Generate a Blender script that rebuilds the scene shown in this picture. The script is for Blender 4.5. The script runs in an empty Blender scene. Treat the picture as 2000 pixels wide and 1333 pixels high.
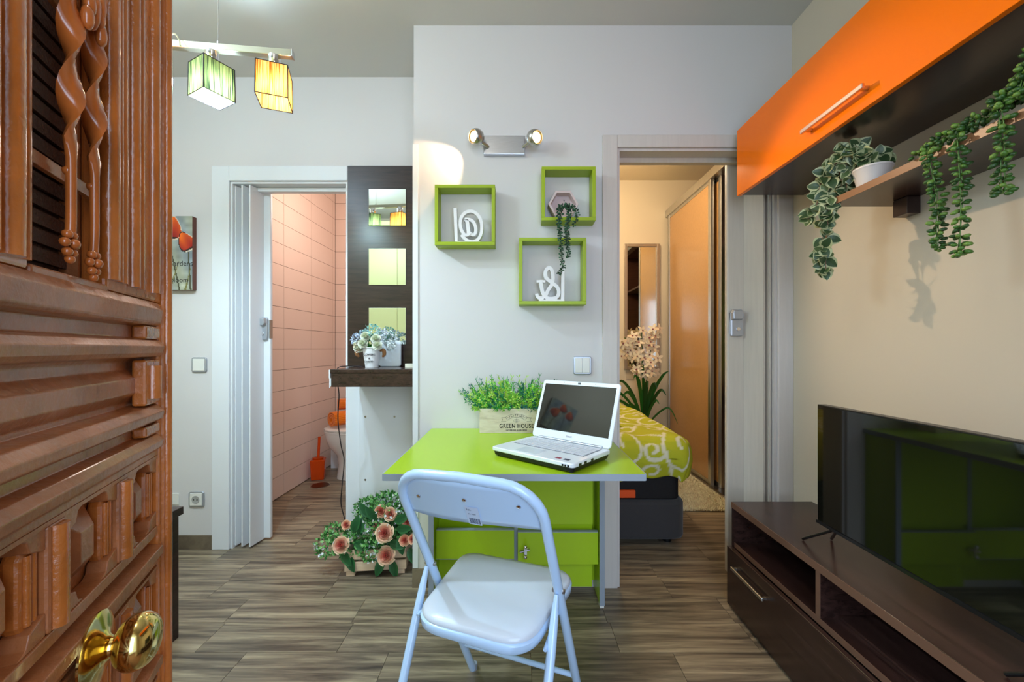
import bpy, math, random
import numpy as np
from mathutils import Matrix, Vector
random.seed(7); rng = np.random.default_rng(7)
S = bpy.context.scene
COL = S.collection
PI = math.pi
# ------------------------------------------------------------------ camera, light, exposure
F, CX, CY, H = 800.0, 1010.0, 681.0, 1.115       # focal length (px of a 2000 px frame), vanishing point, eye height
def P(px, py, s):                                # a point of the room at scale s px/m (distance F/s)
    return Vector(((px-CX)/s, F/s, H+(CY-py)/s))
cd = bpy.data.cameras.new('camera'); cam = bpy.data.objects.new('camera', cd); COL.objects.link(cam)
cam.location = (0, 0, H); cam.rotation_euler = (PI/2, 0, 0)
cd.sensor_width = 36; cd.lens = F/2000*36; cd.shift_x = -(CX-1000)/2000; cd.shift_y = (CY-666.5)/2000
cd.clip_start = .02
S.camera = cam
def lin(c):
    return tuple(((x/255)/12.92 if x/255 <= .04045 else ((x/255+.055)/1.055)**2.4) for x in c)
w = bpy.data.worlds.new('daylight'); S.world = w; w.use_nodes = True
w.node_tree.nodes['Background'].inputs[0].default_value = (.62, .80, 1, 1)
w.node_tree.nodes['Background'].inputs[1].default_value = 1.3
S.view_settings.view_transform = 'Standard'; S.view_settings.look = 'None'
S.view_settings.gamma = 1; S.view_settings.use_curve_mapping = False
S.view_settings.exposure = 0.22
def light(name, kind, loc, power, color, size=.05, target=None, spot=None, blend=.3, sy=None):
    l = bpy.data.lights.new(name, kind); l.energy = power; l.color = color
    if kind == 'AREA':
        l.size = size
        if sy: l.shape = 'RECTANGLE'; l.size_y = sy
    else: l.shadow_soft_size = size
    if spot: l.spot_size = spot; l.spot_blend = blend
    o = bpy.data.objects.new(name, l); COL.objects.link(o); o.location = loc
    if target is not None:
        o.rotation_euler = (Vector(target)-Vector(loc)).to_track_quat('-Z', 'Y').to_euler()
    return o
COOL = (.72, .88, 1.0); WARM = (1.0, .66, .36)
light('doorway_daylight', 'AREA', (.25, -1.2, 1.5), 44, (.64, .80, 1.0), 1.5, (.1, 1.5, .9), sy=2.0)
light('warm_fill_light', 'POINT', (-.45, .45, 2.45), 6, (1.0, .92, .82), .12)  # added unseen warm fill, lifts the general level of the room
light('cool_fill_light', 'POINT', (-1.5, .8, 2.3), 34, (.62, .83, 1.0), .16)  # invented cool source out of view, added to brighten the recessed left wall
light('green_shade_light', 'POINT', (-1.07, 1.436, 2.02), 44, (.56, .80, 1.0), .025)
light('yellow_shade_light', 'POINT', (-.864, 1.458, 2.03), 2.0, (1, .76, .48), .025)
light('yellow_shade_light', 'POINT', (-1.275, 1.415, 2.03), 2.0, WARM, .025)
light('green_shade_light', 'POINT', (-1.475, 1.39, 2.02), 12, (.74, .93, 1.0), .025)
light('left_spot_light', 'SPOT', (-.222, 1.822, 2.055), 5, (1, .68, .40), .012, (-.52, 1.93, 1.86), 1.45, .25)
light('right_spot_light', 'SPOT', (.118, 1.80, 2.05), 24, (1, .72, .46), .014, (1.27, 1.02, 1.22), 1.15, .6)
light('bathroom_light', 'POINT', (-1.15, 3.1, 2.2), 13, (1, .82, .70), .12)
light('bedroom_light', 'POINT', (.55, 3.1, 2.6), 34, (1, .79, .54), .12)

# ------------------------------------------------------------------ materials
MATS = {}
def nm(name):
    m = bpy.data.materials.new(name); m.use_nodes = True
    nt = m.node_tree; return m, nt, nt.nodes['Principled BSDF']
def mat(name, col=(200,200,200), rough=.5, metal=0, var=0, vscale=8, stretch=(1,1,1), bump=0, bscale=60, coat=0, trans=0, ior=1.45, emit=0, alpha=1, sheen=0, spec=.5):
    if name in MATS: return MATS[name]
    m, nt, b = nm(name); c = lin(col)
    b.inputs['Base Color'].default_value = (*c, 1); b.inputs['Roughness'].default_value = rough
    b.inputs['Metallic'].default_value = metal; b.inputs['Coat Weight'].default_value = coat
    b.inputs['Coat Roughness'].default_value = .08
    b.inputs['Transmission Weight'].default_value = trans; b.inputs['IOR'].default_value = ior
    b.inputs['Specular IOR Level'].default_value = spec
    b.inputs['Sheen Weight'].default_value = sheen
    if emit: b.inputs['Emission Color'].default_value = (*c, 1); b.inputs['Emission Strength'].default_value = emit
    if var or bump:
        tc = nt.nodes.new('ShaderNodeNewGeometry'); mp = nt.nodes.new('ShaderNodeMapping')
        mp.inputs['Scale'].default_value = stretch; nt.links.new(tc.outputs['Position'], mp.inputs['Vector'])
    if var:
        n = nt.nodes.new('ShaderNodeTexNoise'); n.inputs['Scale'].default_value = vscale; n.inputs['Detail'].default_value = 5
        nt.links.new(mp.outputs[0], n.inputs['Vector'])
        r = nt.nodes.new('ShaderNodeValToRGB')
        r.color_ramp.elements[0].position = .3; r.color_ramp.elements[1].position = .7
        r.color_ramp.elements[0].color = (*[x*(1-var) for x in c], 1); r.color_ramp.elements[1].color = (*[min(1, x*(1+var)) for x in c], 1)
        nt.links.new(n.outputs[0], r.inputs[0]); nt.links.new(r.outputs[0], b.inputs['Base Color'])
    if bump:
        n = nt.nodes.new('ShaderNodeTexNoise'); n.inputs['Scale'].default_value = bscale; n.inputs['Detail'].default_value = 3
        nt.links.new(mp.outputs[0], n.inputs['Vector'])
        bp = nt.nodes.new('ShaderNodeBump'); bp.inputs['Strength'].default_value = bump; bp.inputs['Distance'].default_value = .002
        nt.links.new(n.outputs[0], bp.inputs['Height']); nt.links.new(bp.outputs[0], b.inputs['Normal'])
    MATS[name] = m; return m
def wood(name, cols, scale=3, stretch=(1, 14, 14), rough=.4, coat=0, bump=.15, rand=True, tint=.0):
    m, nt, b = nm(name)
    g = nt.nodes.new('ShaderNodeNewGeometry'); oi = nt.nodes.new('ShaderNodeObjectInfo')
    add = nt.nodes.new('ShaderNodeVectorMath'); add.operation = 'ADD'
    cmb = nt.nodes.new('ShaderNodeCombineXYZ'); mul = nt.nodes.new('ShaderNodeMath'); mul.operation = 'MULTIPLY'; mul.inputs[1].default_value = 37
    nt.links.new(oi.outputs['Random'], mul.inputs[0])
    for i in range(3): nt.links.new(mul.outputs[0], cmb.inputs[i])
    nt.links.new(g.outputs['Position'], add.inputs[0])
    if rand: nt.links.new(cmb.outputs[0], add.inputs[1])
    mp = nt.nodes.new('ShaderNodeMapping'); mp.inputs['Scale'].default_value = stretch; nt.links.new(add.outputs[0], mp.inputs['Vector'])
    n = nt.nodes.new('ShaderNodeTexNoise'); n.inputs['Scale'].default_value = scale; n.inputs['Detail'].default_value = 6; n.inputs['Roughness'].default_value = .62; n.inputs['Distortion'].default_value = .5
    nt.links.new(mp.outputs[0], n.inputs['Vector'])
    r = nt.nodes.new('ShaderNodeValToRGB'); cr = r.color_ramp
    while len(cr.elements) < len(cols): cr.elements.new(.5)
    for i, c in enumerate(cols):
        cr.elements[i].position = .28+.44*i/(len(cols)-1); cr.elements[i].color = (*lin(c), 1)
    nt.links.new(n.outputs[0], r.inputs[0]); src = r.outputs[0]
    if tint:
        mr = nt.nodes.new('ShaderNodeMapRange'); mr.inputs['To Min'].default_value = 1-tint; mr.inputs['To Max'].default_value = 1+tint*.8
        nt.links.new(oi.outputs['Random'], mr.inputs['Value'])
        vm = nt.nodes.new('ShaderNodeVectorMath'); vm.operation = 'SCALE'
        nt.links.new(src, vm.inputs[0]); nt.links.new(mr.outputs[0], vm.inputs['Scale']); src = vm.outputs[0]
    nt.links.new(src, b.inputs['Base Color'])
    b.inputs['Roughness'].default_value = rough; b.inputs['Coat Weight'].default_value = coat; b.inputs['Coat Roughness'].default_value = .12
    bp = nt.nodes.new('ShaderNodeBump'); bp.inputs['Strength'].default_value = bump; bp.inputs['Distance'].default_value = .002
    nt.links.new(n.outputs[0], bp.inputs['Height']); nt.links.new(bp.outputs[0], b.inputs['Normal'])
    MATS[name] = m; return m
def vcol(name, rough=.5, coat=0, trl=0, bump=0):
    if name in MATS: return MATS[name]
    m, nt, b = nm(name); a = nt.nodes.new('ShaderNodeAttribute'); a.attribute_name = 'Col'
    nt.links.new(a.outputs['Color'], b.inputs['Base Color']); b.inputs['Roughness'].default_value = rough; b.inputs['Coat Weight'].default_value = coat
    if bump:
        n = nt.nodes.new('ShaderNodeTexNoise'); n.inputs['Scale'].default_value = 7
        tc = nt.nodes.new('ShaderNodeNewGeometry'); nt.links.new(tc.outputs['Position'], n.inputs['Vector'])
        bp = nt.nodes.new('ShaderNodeBump'); bp.inputs['Strength'].default_value = bump; bp.inputs['Distance'].default_value = .03
        nt.links.new(n.outputs[0], bp.inputs['Height']); nt.links.new(bp.outputs[0], b.inputs['Normal'])
    MATS[name] = m; return m
def shade_mat(name, dark, glow, tr=.5):                 # threads wound round a shade: lets light through, streaked
    m, nt, b = nm(name); out = nt.nodes['Material Output']
    g = nt.nodes.new('ShaderNodeTexCoord'); mp = nt.nodes.new('ShaderNodeMapping'); mp.inputs['Scale'].default_value = (160, 160, 5)
    nt.links.new(g.outputs['Object'], mp.inputs['Vector'])
    n = nt.nodes.new('ShaderNodeTexNoise'); n.inputs['Scale'].default_value = 1.4; n.inputs['Detail'].default_value = 4; nt.links.new(mp.outputs[0], n.inputs['Vector'])
    r = nt.nodes.new('ShaderNodeValToRGB'); r.color_ramp.elements[0].position = .38; r.color_ramp.elements[1].position = .6
    r.color_ramp.elements[0].color = (*lin(dark), 1); r.color_ramp.elements[1].color = (*lin(glow), 1)
    nt.links.new(n.outputs[0], r.inputs[0])
    d = nt.nodes.new('ShaderNodeBsdfDiffuse'); t = nt.nodes.new('ShaderNodeBsdfTranslucent'); mx = nt.nodes.new('ShaderNodeMixShader'); mx.inputs[0].default_value = tr
    nt.links.new(r.outputs[0], d.inputs[0]); nt.links.new(r.outputs[0], t.inputs[0])
    nt.links.new(d.outputs[0], mx.inputs[1]); nt.links.new(t.outputs[0], mx.inputs[2]); nt.links.new(mx.outputs[0], out.inputs[0])
    return m
plaster = mat('plaster', (214,210,210), .72, bump=.12, bscale=45, var=.012, vscale=3)
plaster_cream = mat('plaster_cream', (204,192,172), .72, bump=.12, bscale=45)
plaster_bed = mat('plaster_bedroom', (232,218,190), .75)
ceil_m = mat('ceiling_paint', (205,202,196), .8)
white_pvc = mat('white_lacquer', (226,228,232), .35, bump=.03, bscale=200)
white_ash = mat('white_ash', (208,200,195), .42, var=.03, vscale=6, stretch=(14,14,1), bump=.08)
fold_m = mat('folding_door_pvc', (200,190,177), .4, var=.035, vscale=6, stretch=(14,14,1))
wenge = wood('wenge', [(28,17,15), (48,31,29), (60,41,38)], 3, (2, 2, 22), .28, 0, .08)
wenge_x = wood('wenge_lengthwise', [(34,20,17), (54,35,31), (70,47,42)], 3, (10, 1, 22), .26, .08, .06)
wenge_edge = mat('wenge_edge_banding', (112,82,66), .4)
lime = mat('lime_laminate', (168,200,30), .28, spec=.5)
lime_box = mat('lime_box_laminate', (156,178,24), .45)
greyedge = mat('grey_edge_banding', (150,160,172), .4)
orange_gloss = mat('orange_gloss', (255,120,0), .2, coat=.12, spec=.2)
alu = mat('brushed_aluminium', (200,200,198), .3, 1, var=.05, vscale=40)
steel = mat('satin_steel', (190,186,180), .28, 1)
chrome = mat('chrome', (225,225,228), .08, 1)
brass = mat('polished_brass', (228,200,124), .12, 1)
black_pl = mat('black_plastic', (18,18,19), .3)
screenm = mat('screen_glass', (16,17,13), .04, spec=.95)
mirror_m = mat('mirror_glass', (235,240,232), .02, 1)
silverp = mat('silver_plastic', (176,180,188), .35, .6)
carved = mat('carved_varnish', (190,108,46), .22, var=.25, vscale=14, bump=.75, bscale=110, coat=.8)
carved_d = mat('carved_varnish_dark', (168,102,60), .34, var=.25, vscale=22, bump=.6, bscale=120, coat=.3)
floor_m = wood('wood_look_tile', [(66,56,47), (110,96,80), (152,136,112), (190,172,142)], 2.0, (1.1, 17, 1), .36, 0, .10, True, .2)
pine = wood('pale_pine', [(196,160,128), (222,192,160), (232,206,178)], 3, (2, 14, 14), .55, 0, .1)
tile_m = mat('pinkish_tile', (240,214,200), .25)
grout = mat('grout', (120,84,66), .9)
terr = mat('soil', (50,40,28), .95)
leafm = vcol('leaf_colours', .42)
petal = vcol('petal_colours', .6)
printm = vcol('printed_colours', .6)
cloth_print = vcol('printed_cotton', .85, bump=.35)
ink = mat('black_ink', (38,34,32), .7)

# ------------------------------------------------------------------ geometry helpers
class G:
    def __init__(s): s.v=[]; s.f=[]; s.c=[]; s.cur=None
    def add(s, vs, fs, M=None):
        o=len(s.v)
        if M is not None: vs=[M@Vector(p) for p in vs]
        s.v += [tuple(p) for p in vs]; s.f += [tuple(i+o for i in f) for f in fs]; s.c += [s.cur]*len(fs); return s
    def box(s,x0,x1,y0,y1,z0,z1,M=None):
        return s.add([(x,y,z) for z in (z0,z1) for y in (y0,y1) for x in (x0,x1)],
            [(0,2,3,1),(4,5,7,6),(0,1,5,4),(2,6,7,3),(0,4,6,2),(1,3,7,5)],M)
    def prism(s,poly,z0,z1,M=None,top=1.0):
        n=len(poly); cx=sum(p[0] for p in poly)/n; cy=sum(p[1] for p in poly)/n
        vs=[(x,y,z0) for x,y in poly]+[(cx+(x-cx)*top,cy+(y-cy)*top,z1) for x,y in poly]
        return s.add(vs,[tuple(reversed(range(n))),tuple(range(n,2*n))]+[(i,(i+1)%n,n+(i+1)%n,n+i) for i in range(n)],M)
    def lathe(s,prof,n=20,M=None,cap=True):
        vs=[(r*math.cos(2*PI*k/n),r*math.sin(2*PI*k/n),z) for r,z in prof for k in range(n)]; fs=[]
        for i in range(len(prof)-1):
            for k in range(n): fs.append((i*n+k,i*n+(k+1)%n,(i+1)*n+(k+1)%n,(i+1)*n+k))
        if cap: fs.append(tuple(reversed(range(n)))); fs.append(tuple(range((len(prof)-1)*n,len(prof)*n)))
        return s.add(vs,fs,M)
    def ball(s,c,r,n=10,m=6,M=None):
        r=(r,r,r) if not hasattr(r,'__len__') else r; vs=[];fs=[]
        for i in range(m+1):
            a=PI*i/m
            for k in range(n): b=2*PI*k/n; vs.append((c[0]+r[0]*math.sin(a)*math.cos(b),c[1]+r[1]*math.sin(a)*math.sin(b),c[2]-r[2]*math.cos(a)))
        for i in range(m):
            for k in range(n): fs.append((i*n+k,i*n+(k+1)%n,(i+1)*n+(k+1)%n,(i+1)*n+k))
        return s.add(vs,fs,M)
    def tube(s,pts,r,n=10,M=None,cap=True):
        pts=[Vector(p) for p in pts]; rr=r if hasattr(r,'__len__') else [r]*len(pts)
        t=(pts[1]-pts[0]).normalized(); u=t.orthogonal().normalized(); vs=[];fs=[]
        for i,p in enumerate(pts):
            t2=((pts[min(i+1,len(pts)-1)]-pts[max(i-1,0)])).normalized()
            q=t.rotation_difference(t2); u=(q@u).normalized(); t=t2; w_=t.cross(u)
            for k in range(n): a=2*PI*k/n; vs.append(p+rr[i]*(math.cos(a)*u+math.sin(a)*w_))
        for i in range(len(pts)-1):
            for k in range(n): fs.append((i*n+k,i*n+(k+1)%n,(i+1)*n+(k+1)%n,(i+1)*n+k))
        if cap: fs.append(tuple(reversed(range(n)))); fs.append(tuple(range((len(pts)-1)*n,len(pts)*n)))
        return s.add(vs,fs,M)
    def sweep(s,prof,a,b,ax,M=None):              # profile [(p,q)] extruded from a to b; ax 'x': (t,p,q) 'z': (p,q,t)
        f={'x':lambda t,p,q:(t,p,q),'y':lambda t,p,q:(p,t,q),'z':lambda t,p,q:(p,q,t)}[ax]; n=len(prof)
        return s.add([f(a,*p) for p in prof]+[f(b,*p) for p in prof],[(i,(i+1)%n,n+(i+1)%n,n+i) for i in range(n)]+[tuple(reversed(range(n))),tuple(range(n,2*n))],M)
def smooth_path(pts, k=6):
    pts=[Vector(p) for p in pts]; out=[]
    for i in range(len(pts)-1):
        p0,p1,p2,p3=pts[max(i-1,0)],pts[i],pts[i+1],pts[min(i+2,len(pts)-1)]
        for j in range(k):
            t=j/k; out.append(.5*((2*p1)+(p2-p0)*t+(2*p0-5*p1+4*p2-p3)*t*t+(3*p1-p0-3*p2+p3)*t**3))
    out.append(pts[-1]); return out
W={}
def tag(o,label=None,cat=None,group=None,kind=None):
    for k,v in (('label',label),('category',cat),('group',group),('kind',kind)):
        if v: o[k]=v
    return o
def link(o,parent,world):
    COL.objects.link(o)
    if parent is not None:
        o.parent=parent; o.matrix_basis=W[parent.name].inverted()@world
    else: o.matrix_basis=world
    W[o.name]=world; return o
def empty(name,loc,label=None,cat=None,group=None,kind=None,parent=None):
    o=bpy.data.objects.new(name,None); o.empty_display_size=.05
    link(o,parent,Matrix.Translation(Vector(loc))); return tag(o,label,cat,group,kind)
def mesh_of(name,g,m,smooth=None):
    me=bpy.data.meshes.new(name); me.from_pydata(g.v,[],g.f); me.materials.append(m)
    if any(c is not None for c in g.c):
        a=me.color_attributes.new('Col','FLOAT_COLOR','CORNER')
        n=np.array([len(f) for f in g.f]); c=np.array([(*(c or (1,1,1)),1) for c in g.c],dtype=np.float32)
        a.data.foreach_set('color',np.repeat(c,n,axis=0).ravel())
    if smooth is not None:
        me.polygons.foreach_set('use_smooth',[True]*len(me.polygons))
        if smooth<180: me.set_sharp_from_angle(angle=math.radians(smooth))
    return me
def put(name,g,m,parent=None,M=None,smooth=None,bev=0,label=None,cat=None,group=None,kind=None,solid=0,sub=0):
    vs=[(M@Vector(p)) if M is not None else Vector(p) for p in g.v]
    lo=[min(p[i] for p in vs) for i in range(3)]; hi=[max(p[i] for p in vs) for i in range(3)]
    org=Vector(((lo[0]+hi[0])/2,(lo[1]+hi[1])/2,lo[2] if parent is None else (lo[2]+hi[2])/2))
    g2=G(); g2.v=[tuple(p-org) for p in vs]; g2.f=g.f; g2.c=g.c
    me=mesh_of(name,g2,m,smooth); me.update()
    o=bpy.data.objects.new(name,me); link(o,parent,Matrix.Translation(org)); tag(o,label,cat,group,kind)
    if solid: md=o.modifiers.new('s','SOLIDIFY'); md.thickness=solid; md.offset=0
    if bev: md=o.modifiers.new('b','BEVEL'); md.width=bev; md.segments=2; md.limit_method='ANGLE'; md.angle_limit=.6; md.harden_normals=False
    if sub: md=o.modifiers.new('u','SUBSURF'); md.levels=sub; md.render_levels=sub
    return o
def inst(name,me,parent,world,label=None):
    o=bpy.data.objects.new(name,me); link(o,parent,world); tag(o,label); return o
def struct(name,g,m,**k): return put(name,g,m,kind='structure',**k)
def text(body,size,M,m,parent,name='lettering',ext=.0003,off=0,align='CENTER',sx=1,cat=None,spacing=1):
    cu=bpy.data.curves.new(name,'FONT'); cu.body=body; cu.size=size; cu.extrude=ext; cu.offset=off; cu.align_x=align; cu.align_y='CENTER'; cu.resolution_u=4; cu.space_character=spacing
    t=bpy.data.objects.new('tmp',cu); me=bpy.data.meshes.new_from_object(t); bpy.data.objects.remove(t)
    me.materials.clear(); me.materials.append(m)
    me.transform(M@Matrix.Diagonal((sx,1,1,1)))
    if sx<0: me.flip_normals()
    n=len(me.vertices); c=sum((v.co for v in me.vertices),Vector())/max(n,1); me.transform(Matrix.Translation(-c))
    o=bpy.data.objects.new(name,me); link(o,parent,Matrix.Translation(c)); return o
def TR(x,y,z): return Matrix.Translation((x,y,z))
def RZ(a): return Matrix.Rotation(a,4,'Z')
def RX(a): return Matrix.Rotation(a,4,'X')
def RY(a): return Matrix.Rotation(a,4,'Y')
UP=RX(PI/2)                                       # text facing -Y

# ------------------------------------------------------------------ the room
YB, YL, XR, ZC = 1.914, 2.279, 1.283, 2.625       # partition plane, recessed wall plane, right wall, ceiling
fl=struct('floor',G().box(-2.3,2.35,-2.2,4.45,-.05,-.004),grout)
pm=mesh_of('plank',G().box(-.5,.5,-.5,.5,-.5,.5),floor_m)
PW,PL=.163,.52
for r in range(25):
    y=.36+r*PW; off=(r*.37+.13*((r*7)%5))%1*PL
    for k in range(9):
        x=-2.28+off-PL+k*PL+PL/2
        x0,x1=max(x-PL/2,-2.28),min(x+PL/2,2.3)
        if x1-x0<.05: continue
        inst('plank',pm,fl,TR((x0+x1)/2,y+PW/2,-.003)@Matrix.Diagonal((x1-x0-.0016,PW-.0016,.006,1)))
struct('ceiling',G().box(-2.3,1.45,-.4,2.33,ZC,ZC+.06),ceil_m)
# partition wall holding the bedroom opening
OX0,OX1,OZ=.467,1.213,2.05
g=G(); g.box(-.483,OX0,YB,YB+.12,0,2.9); g.box(OX1,2.3,YB,YB+.12,0,2.9); g.box(OX0,OX1,YB,YB+.12,OZ,2.9)
struct('wall_back',g,plaster)
struct('wall_partition_return',G().box(-.483,-.42,YB+.12,YL+.12,0,2.9),plaster)
g=G(); g.box(-2.3,-1.595,YL,YL+.12,0,2.9); g.box(-.94,-.483,YL,YL+.12,0,2.9); g.box(-1.595,-.94,YL,YL+.12,2.044,2.9)
struct('wall_back_left',g,plaster)
struct('wall_right',G().box(XR,XR+.1,-.4,YB,0,2.7),plaster_cream)
struct('wall_left',G().box(-2.3,-2.15,-.4,YL,0,2.7),plaster_cream)
g=G(); g.box(-2.3,-.22,-.4,-.28,0,2.7); g.box(.72,1.4,-.4,-.28,0,2.7); g.box(-.22,.72,-.4,-.28,2.15,2.7)
struct('wall_front',g,plaster_cream)
struct('trim_1',G().box(-.487,-.462,YB-.006,YB+.02,.09,2.067),white_pvc)
# casings
def casing(name,m,x0,x1,zi,y,wd=.08,right=True,left=True):
    e=empty(name,((x0+x1)/2,y,0),kind='structure')
    if left: put('casing_side',G().box(x0-wd,x0,y-.014,y,0,zi+wd-.012),m,e,bev=.003)
    if right: put('casing_side',G().box(x1,x1+wd,y-.014,y,0,zi+wd-.012),m,e,bev=.003)
    put('casing_head',G().box(x0,x1 if right else x1,y-.0145,y,zi,zi+wd-.012),m,e,bev=.003)
    g=G(); g.box(x0,x0+.012,y,y+.12,0,zi) ; g.box(x1-.012,x1,y,y+.12,0,zi); g.box(x0+.012,x1-.012,y,y+.12,zi-.012,zi)
    put('jamb',g,m,e)
    return e
casing('trim_2',white_pvc,-1.595,-.94,2.044,YL,.095)
casing('trim_3',white_ash,OX0,OX1,OZ,YB,.07)
bb=struct('baseboard_left',G().box(-2.15,-1.69,YL-.009,YL,0,.077),floor_m)
struct('baseboard_back',G().box(-.488,-.40,YB-.009,YB,0,.088),floor_m)

# folding (accordion) doors
def slat(g,p,q,z0,z1,t=.008):
    p=Vector((*p,0)); q=Vector((*q,0)); d=(q-p).normalized(); n=Vector((-d.y,d.x,0))*t/2
    g.prism([(a.x,a.y) for a in (p-n,q-n,q+n,p+n)],z0,z1)
def lock(parent,M,side):
    o=put('lock',G().prism([(-.032,-.065),(.02,-.065),(.026,-.058),(.026,.058),(.02,.065),(-.02,.065),(-.032,.05)],0,.016,M),silverp,parent,bev=.003)
    put('handle_grip',G().prism([(-.036,.012),(.018,.012),(.026,.03),(.02,.062),(-.03,.066),(-.038,.05)],.016,.034,M,top=.8),silverp,o,bev=.003)
    put('keyhole',G().lathe([(.009,.016),(.009,.021)],12,M@TR(0,-.03,0)),chrome,o,smooth=40)
    put('strike',G().box(side*.034-.004,side*.034+.004,-.055,.05,-.02,.004,M),steel,parent)
d2=empty('door_2',(-1.5,YL+.06,0),kind='structure')
pts=[(-1.578,YL+.015),(-1.548,YL+.125),(-1.53,YL+.0),(-1.512,YL+.118),(-1.485,YL-.004),(-1.47,YL+.11)]
for a,b in zip(pts,pts[1:]):
    g=G(); slat(g,a,b,.012,2.025); put('folding_slat',g,white_pvc,d2)
put('lead_profile',G().box(-1.507,-1.432,YL+.098,YL+.124,.012,2.02),white_pvc,d2,bev=.006)
put('head_track',G().box(-1.58,-.95,YL+.05,YL+.085,2.008,2.03),white_pvc,d2)
lock(d2,TR(-1.468,YL+.098,1.23)@UP,1)
d3=empty('door_3',(1.15,YB+.08,0),kind='structure')
pts=[(1.117,YB+.105),(1.165,YB+.018),(1.176,YB+.11),(1.19,YB+.015),(1.20,YB+.10)]
for a,b in zip(pts,pts[1:]):
    g=G(); slat(g,a,b,.012,2.03); put('folding_slat',g,fold_m,d3)
put('lead_profile',G().box(1.033,1.117,YB+.10,YB+.128,.012,2.03),fold_m,d3,bev=.006)
put('head_track',G().box(OX0+.02,OX1-.02,YB+.07,YB+.1,2.016,2.038),fold_m,d3)
lock(d3,TR(1.078,YB+.10,1.24)@UP,-1)

# ------------------------------------------------------------------ bathroom
XT=-1.775; YT=4.0
wb=struct('wall_bathroom_left',G().box(XT-.1,XT-.008,YL+.12,YT+.1,0,2.9),grout)
tm=mesh_of('tile',G().box(-.5,.5,-.5,.5,-.5,.5),tile_m)
TH=.158; ys=[YL+.125,2.71,3.12,3.53,3.94,YT]
for r in range(17):
    for a,b in zip(ys,ys[1:]):
        inst('tile',tm,wb,TR(XT-.006,(a+b)/2,.005+TH*(r+.5))@Matrix.Diagonal((.010,b-a-.003,TH-.003,1)))
wc=struct('wall_bathroom_back',G().box(XT,-.45,YT+.008,YT+.1,0,2.9),grout)
xs=[XT,-1.62,-1.21,-.80,-.45]
for r in range(17):
    for a,b in zip(xs,xs[1:]):
        inst('tile',tm,wc,TR((a+b)/2,YT+.006,.005+TH*(r+.5))@Matrix.Diagonal((b-a-.003,.010,TH-.003,1)))
struct('wall_bathroom_right',G().box(-.52,-.44,YB+.5,4.4,0,2.9),plaster)
struct('ceiling_bathroom',G().box(-1.9,-.4,YL+.1,YT+.1,2.72,2.76),ceil_m)
por=mat('porcelain',(240,236,230),.12,coat=.5)
t=empty('toilet',(-1.3,3.55,0),'white porcelain toilet with closed seat behind the doorway','toilet')
def ell(cx,a,b,z,n=28): return [(cx+a*math.cos(2*PI*k/n),3.55+b*math.sin(2*PI*k/n),z) for k in range(n)]
def loft(rings):
    g=G(); n=len(rings[0]); vs=[p for r in rings for p in r]
    g.add(vs,[(i*n+k,i*n+(k+1)%n,(i+1)*n+(k+1)%n,(i+1)*n+k) for i in range(len(rings)-1) for k in range(n)]+[tuple(reversed(range(n))),tuple(range((len(rings)-1)*n,len(rings)*n))]); return g
put('bowl',loft([ell(-1.36,.20,.11,0),ell(-1.355,.19,.10,.12),ell(-1.36,.20,.11,.20),ell(-1.38,.25,.15,.28),ell(-1.39,.265,.175,.36),ell(-1.39,.27,.18,.40)]),por,t,smooth=60)
put('seat',loft([ell(-1.39,.275,.185,.402),ell(-1.39,.275,.185,.415)]),por,t,smooth=40)
put('lid',loft([ell(-1.39,.272,.182,.418),ell(-1.39,.274,.184,.43),ell(-1.39,.25,.165,.438)]),por,t,smooth=40)
put('cistern',G().box(-1.12,-.92,3.36,3.74,.40,.78),por,t,bev=.02)
def towel(name,c,L,r,axis,label):
    g=G(); n=40; pts=[]
    for k in range(n*2): a=k/(n*2)*2*PI*2.6; rr=r*(.25+.75*k/(n*2)); pts.append((rr*math.cos(a),rr*math.sin(a)))
    for i in range(len(pts)-1):
        a,b=pts[i],pts[i+1]; g.add([(-L/2,a[0],a[1]),(L/2,a[0],a[1]),(L/2,b[0],b[1]),(-L/2,b[0],b[1])],[(0,1,2,3)])
    put(name,g,mat('orange_towelling',(255,128,10),.95,bump=.8,bscale=500,sheen=.3),M=TR(*c)@RZ(axis),smooth=60,solid=.012,label=label,cat='towel',group='orange towels on the toilet lid')
towel('rolled_towel',(-1.50,3.54,.512),.22,.068,.9,'orange rolled towel lying lower on the toilet lid')
towel('rolled_towel',(-1.47,3.60,.625),.20,.052,.4,'orange rolled towel stacked on top of another on the toilet lid')
oc=mat('orange_clear_plastic',(255,96,20),.12,trans=.55,ior=1.4)
t=empty('toilet_brush',(-1.70,3.50,0),'orange translucent toilet brush in its holder on the bathroom floor','toilet brush')
g=G(); g.prism([(-.05,-.045),(.05,-.045),(.05,.045),(-.05,.045)],0,.17,TR(-1.70,3.5,0)@RZ(.3),top=1.15); put('holder',g,oc,t,bev=.008)
put('handle',G().tube([(-1.70,3.5,.16),(-1.69,3.5,.36)],.011,10),oc,t,smooth=40)
put('rim',G().lathe([(.04,.17),(.045,.185),(.02,.19)],20,TR(-1.70,3.5,0)),oc,t,smooth=40)
t=empty('floor_drain',(-1.60,3.33,0),'round dark floor drain in the bathroom floor','drain')
put('cover',G().lathe([(.068,0.0005),(.068,.004),(.06,.005)],28,TR(-1.60,3.33,0)),mat('bronze_drain',(96,66,48),.35,.8),t)
put('ring',G().lathe([(.072,0.0004),(.072,.003),(.069,.003)],28,TR(-1.60,3.33,0)),steel,t)
put('waste_pipe',G().tube([(-1.585,3.93,0),(-1.585,3.93,.86)],.022,12),white_pvc,smooth=40,label='white vertical pipe in the corner behind the toilet',cat='pipe')
put('pipe_box',G().box(-1.73,-1.45,3.80,3.90,0,.20),white_pvc,bev=.005,label='low white box on the floor behind the toilet',cat='box')

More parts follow.
